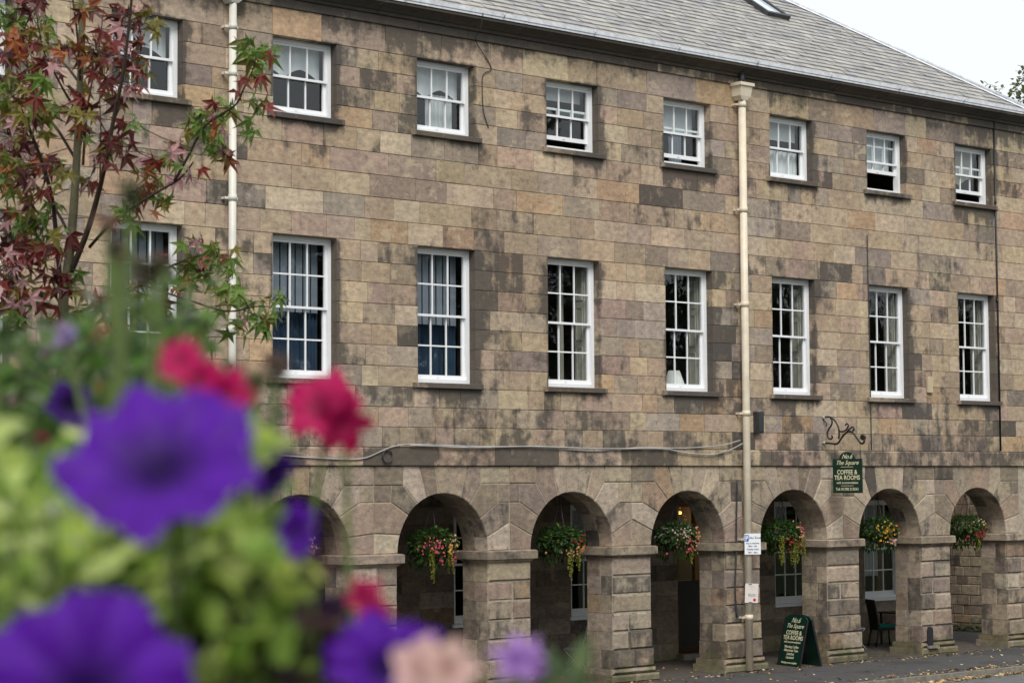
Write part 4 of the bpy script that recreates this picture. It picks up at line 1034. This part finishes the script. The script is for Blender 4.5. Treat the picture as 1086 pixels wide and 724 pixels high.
cl = [(20, 55, 26, 'r'), (48, 28, 12, 'g'), (22, 98, 24, 'o'), (8, 145, 24, 'r'), (40, 130, 16, 'o'), (33, 175, 20, 'r'), (12, 185, 22, 'g'), (35, 235, 22, 'g'), (8, 250, 24, 'r'), (30, 275, 20, 'r'), (10, 290, 20, 'r'), (100, 48, 20, 'r'), (105, 78, 15, 'r'),
 (138, 60, 20, 'r'), (125, 98, 16, 'r'), (138, 25, 20, 'r'), (155, 15, 14, 'r'), (86, 118, 18, 'r'), (60, 120, 14, 'o'), (95, 142, 12, 'o'), (70, 50, 10, 'r'), (38, 8, 16, 'r'), (90, 12, 10, 'r'), (128, 145, 16, 'r'), (118, 162, 13, 'r'), (145, 95, 8, 'p'), (60, 185, 12, 'o'), (28, 205, 16, 'r'),
 (62, 258, 14, 'o'), (60, 296, 16, 'r'), (75, 300, 12, 'o'), (95, 190, 8, 'r'), (15, 318, 18, 'r'), (40, 320, 14, 'o'), (115, 58, 12, 'p'), (50, 68, 10, 'p'), (35, 120, 10, 'p'), (60, 265, 9, 'p'), (118, 235, 8, 'p'), (48, 170, 9, 'p'), (5, 20, 20, 'g'), (5, 90, 14, 'o'), (45, 90, 10, 'g'), (140, 130, 8, 'g'),
 (165, 30, 8, 'r'), (150, 72, 10, 'r'), (158, 190, 12, 'm'), (163, 170, 11, 'r'), (185, 172, 11, 'm'), (205, 125, 10, 'g'), (215, 150, 17, 'g'), (226, 130, 15, 'm'), (240, 118, 10, 'g'), (265, 52, 14, 'g'), (284, 58, 13, 'g'), (272, 75, 9, 'g'), (270, 112, 12, 'm'), (266, 138, 9, 'g'), (236, 160, 9, 'r'), (244, 172, 8, 'r'), (190, 150, 8, 'm'),
 (140, 222, 12, 'm'), (150, 205, 10, 'r'), (172, 212, 9, 'm'), (208, 262, 12, 'm'), (215, 290, 18, 'g'), (232, 275, 14, 'm'), (240, 300, 14, 'g'), (192, 300, 12, 'm'), (168, 332, 12, 'r'), (182, 345, 12, 'm'), (262, 325, 15, 'g'), (279, 338, 14, 'g'), (290, 318, 7, 'g'), (150, 305, 12, 'm'), (128, 332, 14, 'o'), (203, 340, 12, 'g'), (216, 362, 10, 'g'), (252, 350, 9, 'g'), (240, 322, 10, 'o'),
 (190, 190, 8, 'p'), (180, 160, 8, 'p'), (226, 112, 6, 'p'), (100, 320, 14, 'r'), (70, 335, 16, 'o'), (20, 345, 14, 'g'), (180, 318, 10, 'r')]
def leafcol(t_):
    k = rnd(.75, 1.3); q = random.random()
    RD_, DR, GR, OL, PI_, OG = (.17, .028, .022), (.085, .020, .017), (.12, .19, .035), (.17, .145, .03), (.42, .24, .24), (.26, .08, .025)
    tab = {'r': [(RD_, .30), (DR, .22), (OG, .10), (PI_, .12), (OL, .26)], 'o': [(OL, .42), (RD_, .12), (GR, .26), (DR, .12), (OG, .08)], 'g': [(GR, .74), (OL, .19), (OG, .04), (RD_, .03)], 'm': [(GR, .46), (OL, .27), (RD_, .12), (OG, .07), (PI_, .08)], 'p': [(PI_, .75), (RD_, .25)]}[t_]
    for c_, w_ in tab:
        q -= w_
        if q <= 0: break
    return tuple(x*k for x in c_)
lf = MB(); st = MB()
for (px, py, r_, ty) in cl:
    dep = rnd(-.7, .5); n = max(3, int(r_*r_*.038)+2)
    ctr = at(px, py, TD+dep); near = min(twpts, key=lambda q: (q[0]-ctr).length)[0]
    if (near-ctr).length < .45: st.tube([near, near.lerp(ctr, .5)+rdir()*.03, ctr], [.004, .003, .002], 4, cap=False)
    for _ in range(n):
        a = rnd(0, 6.28); rr = r_*math.sqrt(random.random()); p = at(px+rr*math.cos(a), py+rr*math.sin(a)-3, TD+dep+rnd(-.15, .15))
        st.tube([ctr.lerp(p, .1), ctr.lerp(p, .6)+Vector((0, 0, .01)), p], [.0022, .0018, .0012], 3, cap=False)
        d = Vector((rnd(-.8, .8), rnd(-.8, .8), rnd(-1.15, .1))); star_leaf(lf, p, d, (Vector((rnd(-.6, .6), -1+rnd(-.5, .5), rnd(0, .9)))), rnd(.082, .145), leafcol(ty), rnd(.05, .4))
for q, u in twpts:
    if random.random() < .62 and u > .25:
        p = q+rdir()*.08; star_leaf(lf, p, Vector((rnd(-.8, .8), rnd(-.8, .8), rnd(-1, .1))), Vector((rnd(-.6, .6), -1, rnd(0, .9))), rnd(.07, .12), leafcol('r' if q.z > at(0, 200, TD).z and (q-at(60, 60, TD)).length < 1.0 else 'm'), rnd(.1, .35))
cro = lf.build('crown', M['leaf'], tree); st.build('leaf_stalks', M['twig'], cro)

# distant tree past the end of the roof
random.seed(9)
cc_ = at(1142, 150, 82); gt = 0.0
dt = thing('distant_tree', 'hazy olive green tree top showing past the end of the roof', 'tree', (cc_.x, cc_.y, gt))
b = MB(); b.tube([(cc_.x, cc_.y, -.3), (cc_.x+.2, cc_.y, 6), (cc_.x, cc_.y+.2, cc_.z-2), (cc_.x, cc_.y, cc_.z+1.5)], [.45, .33, .22, .08], 9)
for _ in range(14):
    v_ = rdir(); v_.z = abs(v_.z)*.6; b.tube([(cc_.x, cc_.y, cc_.z-2.5), Vector((cc_.x, cc_.y, cc_.z-1))+v_*1.5, cc_+v_*2.7], [.12, .08, .02], 5)
b.build('trunk', M['bark'], dt); b = MB()
blobs = [(cc_+Vector((rnd(-1, 1)*2.6, rnd(-1, 1)*2.6, rnd(-2.6, 2.3))), rnd(.7, 1.3)) for _ in range(90)]
for c_, r_ in blobs:
    if (c_-cc_).length > 3.3: c_ = cc_+(c_-cc_)*(3.2/(c_-cc_).length)
    k0 = rnd(.7, 1.3)
    for _ in range(170):
        p = c_+rdir()*r_*rnd(.4, 1.05); k = k0*rnd(.75, 1.3); leafquad(b, p, rdir(), Vector((0, 0, 1)), rnd(.14, .26), rnd(.1, .16), (.13*k, .155*k, .055*k), .1)
b.build('crown', M['foliage'], dt)

# wood on the far side of the road, mirrored in the window panes
b = MB()
for _ in range(11000):
    x = rnd(-20, 150); h = 16+3*math.sin(x*.13)+2.5*math.sin(x*.31+1)
    y = -44-.10*x+rnd(-4, 4); z = rnd(0, 1)**.8*h; k = rnd(.6, 1.4)
    leafquad(b, Vector((x, y, z)), rdir(), Vector((0, 0, 1)), rnd(1.2, 2.4), rnd(.9, 1.5), (.05*k, .06*k, .03*k), .1)
o = b.build('wood', M['foliage']); o['kind'] = 'stuff'; o['label'] = 'dense green wood on the slope across the road'; o['category'] = 'wood'

# ================================================================== planter and flowers right in front of the camera
random.seed(33)
pc0 = at(215, 400, 1.15); fh = Vector((math.sin(YAW), math.cos(YAW), 0)); PA = math.atan2(rv.y, rv.x)
gpl = gz(pc0.x, pc0.y); ztop = 3.26
pln = thing('raised_planter', 'raised timber planter holding the petunias in front of the camera', 'planter', (pc0.x, pc0.y, gpl))
Tq = Matrix.Translation((pc0.x, pc0.y, 0)) @ Matrix.Rotation(PA, 4, 'Z')
b = MB()
for q in ((-.62, .62, -.52, -.48), (-.62, .62, .68, .72), (-.62, -.58, -.48, .68), (.58, .62, -.48, .68)): b.box(q[0], q[1], q[2], q[3], ztop-.30, ztop+.02, T=Tq)
b.box(-.58, .58, -.48, .68, ztop-.28, ztop-.25, T=Tq); b.build('trough', M['terracotta'], pln)
b = MB(); b.box(-.578, .578, -.478, .678, ztop-.24, ztop-.02, T=Tq); b.build('soil', M['soil'], pln)
for sx in (-.56, .56):
    for sy in (-.46, .66): b = MB(); b.box(sx-.035, sx+.035, sy-.035, sy+.035, gpl-.1, ztop-.302, T=Tq); b.build('leg', M['terracotta'], pln)
TOC = lambda px, py: (-(fv + cX*((px-543)/FPX) + cY*((362-py)/FPX))).normalized()
def petunia(parent, px, py, d, rp, col, throat, tilt=(0, 0), ruff=.12, lobes=5, label=None, deep=.35, squash=1):
    c_ = at(px, py, d); r_ = rp*d/FPX
    n_ = (TOC(px, py)+cX*tilt[0]+cY*tilt[1]).normalized(); u = n_.orthogonal().normalized(); w_ = n_.cross(u); m_ = MB(); ph = rnd(0, 6.28); ph2 = rnd(0, 6.28)
    nr, na = 9, 60; vs_ = []
    for i in range(nr):
        t = i/(nr-1)
        for a in range(na):
            th = a*2*math.pi/na; lob = 1+ruff*math.cos(lobes*th+ph)+.04*math.cos(9*th+ph2)+.025*math.cos(14*th)
            rr = r_*(.07+.93*t)*(1+(lob-1)*t*t); z = r_*deep*(t**.6-1)+r_*.10*t*t*math.sin(lobes*2*th+ph2)-r_*.28*max(0, t-.7)
            vs_.append(c_+(u*math.cos(th)+w_*math.sin(th)*squash)*rr+n_*z)
    base = len(m_.v); m_.v += [tuple(q) for q in vs_]
    for i in range(nr-1):
        t = (i+.5)/(nr-1)
        for a in range(na):
            th = a*2*math.pi/na; vein = .75+.25*math.cos(lobes*th+ph) if t < .8 else 1
            k = min(1, max(0, (t-.12)/.45)); cc = tuple((throat[j]*(1-k)+col[j]*k)*(.82+.18*vein) for j in range(3))
            p0 = base+i*na+a; p1 = base+i*na+(a+1) % na
            m_.f.append((p0, p1, p1+na, p0+na)); m_.c.append((*cc, 0)); m_.m.append(0); m_.sm.append(True)
    m_.face([vs_[a] for a in range(na)], (*throat, 0))
    o = m_.build('flower', M['petal'], parent)
    if label: o['label'] = label
    s_ = MB(); b0 = c_-n_*r_*deep
    s_.tube([b0-n_*r_*.03, b0-n_*r_*.7, b0-n_*r_*1.2+Vector((0, 0, -r_*.5))], [r_*.09, r_*.06, r_*.035], 7, col=(.16, .22, .06, 0)); s_.build('flower_tube', M['foliage'], o)
    return o
def stems(parent, pts, root):
    s_ = MB()
    for p in pts: s_.tube([root+rdir()*.03, root.lerp(p, .5)+rdir()*.03+Vector((0, 0, .03)), p], [.003, .0025, .002], 5, col=(.14, .2, .05, 0))
    s_.build('stem', M['foliage'], parent)
def plant(name, label, px, d):
    p = at(px, 724, d); root = Vector((p.x, p.y, ztop-.02)); t = thing(name, label, 'flower' if 'petunia' in name else 'plant', root); return t, root
PUR, PTH = (.105, .007, .37), (.025, .002, .10); MAG, MTH = (.52, .008, .11), (.28, .005, .06); DKP = (.045, .008, .16)
t, root = plant('purple_petunia', 'purple petunia plant whose largest blurred bloom fills the left foreground', 170, .95)
petunia(t, 167, 480, .82, 105, PUR, PTH, (-.25, 1.0), label='largest purple bloom', ruff=.06)
petunia(t, 292, 505, .98, 30, DKP, (.01, .003, .03), (.9, -.5), label='dark violet drooping bloom', ruff=.1, squash=.7)
petunia(t, 318, 562, .92, 33, PUR, PTH, (1.3, .3), ruff=.08, squash=.8)
petunia(t, 292, 590, 1.0, 24, (.05, .01, .2), PTH, (.5, -.3)); petunia(t, 235, 525, 1.02, 22, PUR, PTH)
petunia(t, 75, 428, 1.35, 25, DKP, (.01, .003, .03), (.2, .3), label='small dark violet bloom')
stems(t, [at(168, 520, .9), at(290, 520, 1.0), at(318, 580, .97), at(75, 440, 1.37)], root)
t, root = plant('purple_petunia', 'purple petunia plant with a wide bloom cut off at the bottom left corner', 80, .85)
petunia(t, 88, 730, .76, 114, PUR, PTH, (-.15, .35), ruff=.05, label='wide purple bloom')
petunia(t, 98, 640, .80, 15, (.30, .02, .12), MTH, (0, .6)); petunia(t, 262, 712, 1.0, 20, (.04, .008, .15), PTH, (.3, .2))
stems(t, [at(90, 760, .8), at(262, 720, .97)], root)
t, root = plant('purple_petunia', 'purple petunia plant with an open bloom at the bottom centre beside a pale pink one', 400, .95)
petunia(t, 412, 702, .93, 60, PUR, PTH, (.15, .55), ruff=.14, squash=.95); petunia(t, 372, 690, .95, 30, PUR, PTH, (-.5, .3))
stems(t, [at(412, 740, .95), at(372, 720, .97)], root)
t, root = plant('magenta_petunia', 'magenta petunia plant whose topmost bloom stands before the stone band', 330, 1.15)
petunia(t, 342, 428, 1.25, 38, MAG, MTH, (-.3, .5), ruff=.14, label='topmost magenta bloom'); petunia(t, 366, 452, 1.22, 27, (.36, .006, .07), MTH, (.4, -.2), ruff=.25); petunia(t, 322, 428, 1.27, 20, MAG, MTH, (-.5, .3), ruff=.25)
stems(t, [at(346, 450, 1.27), at(366, 470, 1.25)], root)
t, root = plant('magenta_petunia', 'magenta petunia plant peeping out behind the largest purple bloom', 215, 1.05)
petunia(t, 190, 380, .96, 27, MAG, MTH, (-.5, .6), ruff=.08, squash=.9); petunia(t, 243, 416, .95, 27, (.60, .01, .13), MTH, (.4, .1), ruff=.2); petunia(t, 212, 400, 1.0, 22, MAG, MTH)
stems(t, [at(188, 400, 1.0), at(240, 430, 1.0)], root)
t, root = plant('magenta_petunia', 'small magenta petunia standing up behind the bottom centre purple bloom', 392, 1.02)
petunia(t, 388, 632, 1.0, 20, MAG, MTH, (.3, .3), squash=1, ruff=.2); petunia(t, 398, 655, 1.0, 18, (.5, .01, .12), MTH, (.2, -.2))
stems(t, [at(388, 650, 1.0)], root)
t, root = plant('pale_pink_petunia', 'pale pink petunia bloom at the bottom edge of the foreground', 460, .88)
petunia(t, 446, 706, .86, 32, (.74, .47, .44), (.45, .25, .22), (-.2, .3), ruff=.15); petunia(t, 478, 708, .85, 30, (.78, .52, .46), (.45, .25, .22), (.3, .3), ruff=.15)
stems(t, [at(446, 740, .88), at(478, 740, .88)], root)
t, root = plant('lavender_petunia', 'small lavender bloom at the bottom edge before the arcade piers', 552, 1.05)
petunia(t, 547, 697, 1.0, 22, (.45, .25, .62), (.2, .08, .4), (0, .4), ruff=.3); petunia(t, 562, 690, 1.02, 15, (.5, .3, .68), (.3, .12, .5), (.4, .3), ruff=.3); petunia(t, 560, 708, 1.0, 16, (.4, .2, .58), (.3, .12, .5), (.2, -.2), ruff=.3)
stems(t, [at(547, 720, 1.0), at(562, 715, 1.02)], root)
def foliage(name, label, px, d, zones, cols, stem=True):
    t, root = plant(name, label, px, d); f = MB(); s_ = MB()
    for (x0, x1, y0, y1, da, db, n, L0, L1, asp, sub) in zones:
        for _ in range(n):
            x_ = rnd(x0, x1); y_ = y0(x_) if callable(y0) else y0; y_ = rnd(y_, y1); dd = rnd(da, db); p = at(x_, y_, dd)
            c_ = random.choice(cols if sub is None else sub); k = rnd(.7, 1.3); L = rnd(L0, L1)
            leafquad(f, p, Vector((rnd(-1, 1), rnd(-1, 1), rnd(-.4, .9))), rdir(), L, L*asp, tuple(min(1, q*k) for q in c_), rnd(.05, .4))
            if random.random() < .16: s_.tube([root+rdir()*.05, root.lerp(p, .6)+rdir()*.02, p], [.002, .0016, .001], 4, col=(.14, .2, .05, 0))
    f.build('leaves', M['foliage'], t); s_.build('stem', M['foliage'], t); return t
LIME = [(.48, .60, .12), (.38, .54, .10), (.60, .68, .26), (.26, .42, .07), (.52, .62, .20), (.14, .25, .04)]
GRN = [(.08, .16, .035), (.11, .22, .04), (.05, .10, .03), (.20, .25, .14), (.14, .26, .05), (.09, .13, .06)]
edge = lambda x: 485+18*math.sin(x*.05)+10*math.sin(x*.13)
foliage('lime_foliage', 'lime green trailing foliage filling the bottom left foreground', 150, .98,
 [(-30, 205, edge, 800, .95, 1.25, 1150, .012, .028, .6, None), (190, 300, lambda x: 545+.9*max(0, x-230), 740, .95, 1.2, 520, .012, .026, .6, None), (215, 290, 455, 570, .98, 1.15, 130, .008, .016, .6, None), (0, 60, 520, 720, .85, .95, 60, .009, .018, .6, None),
  (-30, 330, lambda x: 500+.5*max(0, x-180), 760, 1.05, 1.25, 120, .008, .018, .5, [(.02, .03, .015), (.04, .02, .05), (.05, .07, .02)]), (-20, 250, 500, 640, .95, 1.0, 40, .006, .010, .8, [(.7, .72, .5), (.62, .6, .6)])], LIME)  # near-black filler leaves paint the shaded gaps between the lime ones
foliage('green_foliage', 'soft mid green leafy plant at the left edge behind the purple petunias', 60, 1.4,
 [(-40, 215, lambda x: 348+14*math.sin(x*.06)+6*math.sin(x*.21), 520, 1.4, 2.1, 1100, .013, .028, .42, None), (170, 262, lambda x: 372+.30*(x-170), 450, 1.3, 1.7, 90, .014, .028, .45, None), (60, 200, 322, 352, 1.5, 1.9, 28, .014, .026, .3, [(.25, .28, .20), (.14, .2, .08)]),
  (120, 235, 280, 350, 1.5, 2.0, 30, .012, .024, .4, None)], GRN)
foliage('dark_stems', 'dark wine coloured stems and leaves between the lime foliage and the bottom centre bloom', 310, 1.05,
 [(285, 335, 600, 760, .95, 1.12, 120, .014, .032, .35, [(.05, .02, .05), (.10, .045, .05), (.03, .015, .05), (.2, .11, .09)]), (235, 300, 640, 760, .98, 1.1, 60, .014, .03, .4, [(.04, .015, .08), (.1, .14, .04)]), (330, 400, 680, 760, 1.0, 1.15, 60, .014, .028, .5, [(.10, .15, .04), (.06, .1, .03)]),
  (500, 625, lambda x: 708+.25*abs(x-590), 770, 1.05, 1.2, 60, .014, .026, .5, [(.10, .17, .05), (.07, .12, .04), (.2, .26, .12)])], GRN)
t, root = plant('seed_heads', 'blurred stems with green and brown faded flower heads rising at the left', 160, 1.2)
pts = []
for (px, py, d, rp, col) in ((138, 203, 1.12, 17, (.05, .075, .03)), (112, 238, 1.25, 14, (.30, .20, .15)), (122, 262, 1.2, 12, (.20, .16, .12)), (155, 285, 1.3, 20, (.16, .14, .11)), (128, 270, 1.3, 12, (.34, .2, .15)), (172, 278, 1.3, 13, (.2, .13, .12)), (292, 388, 1.2, 18, (.18, .13, .10)), (276, 402, 1.25, 12, (.15, .16, .08)), (218, 345, 1.4, 10, (.12, .16, .06)),
        (68, 356, 1.35, 15, (.50, .40, .58)), (106, 352, 1.5, 10, (.52, .30, .22)), (18, 424, 1.5, 9, (.50, .28, .40)), (45, 466, 1.4, 10, (.25, .03, .06)), (300, 592, 1.0, 18, (.52, .36, .31)), (127, 350, 1.5, 7, (.5, .42, .38)), (108, 412, 1.5, 8, (.5, .3, .12)), (48, 375, 1.5, 8, (.42, .33, .4)), (76, 460, 1.3, 12, (.3, .18, .33))):
    c_ = at(px, py, d); r_ = rp*d/FPX; b = MB()
    for _ in range(46): v_ = rdir(); leafquad(b, c_+v_*r_*.2, v_, rdir(), r_*.85, r_*.4, tuple(q*rnd(.7, 1.3) for q in col), .2)
    b.build('flower_head', M['petal'], t); pts.append(c_)
stems(t, pts, root)
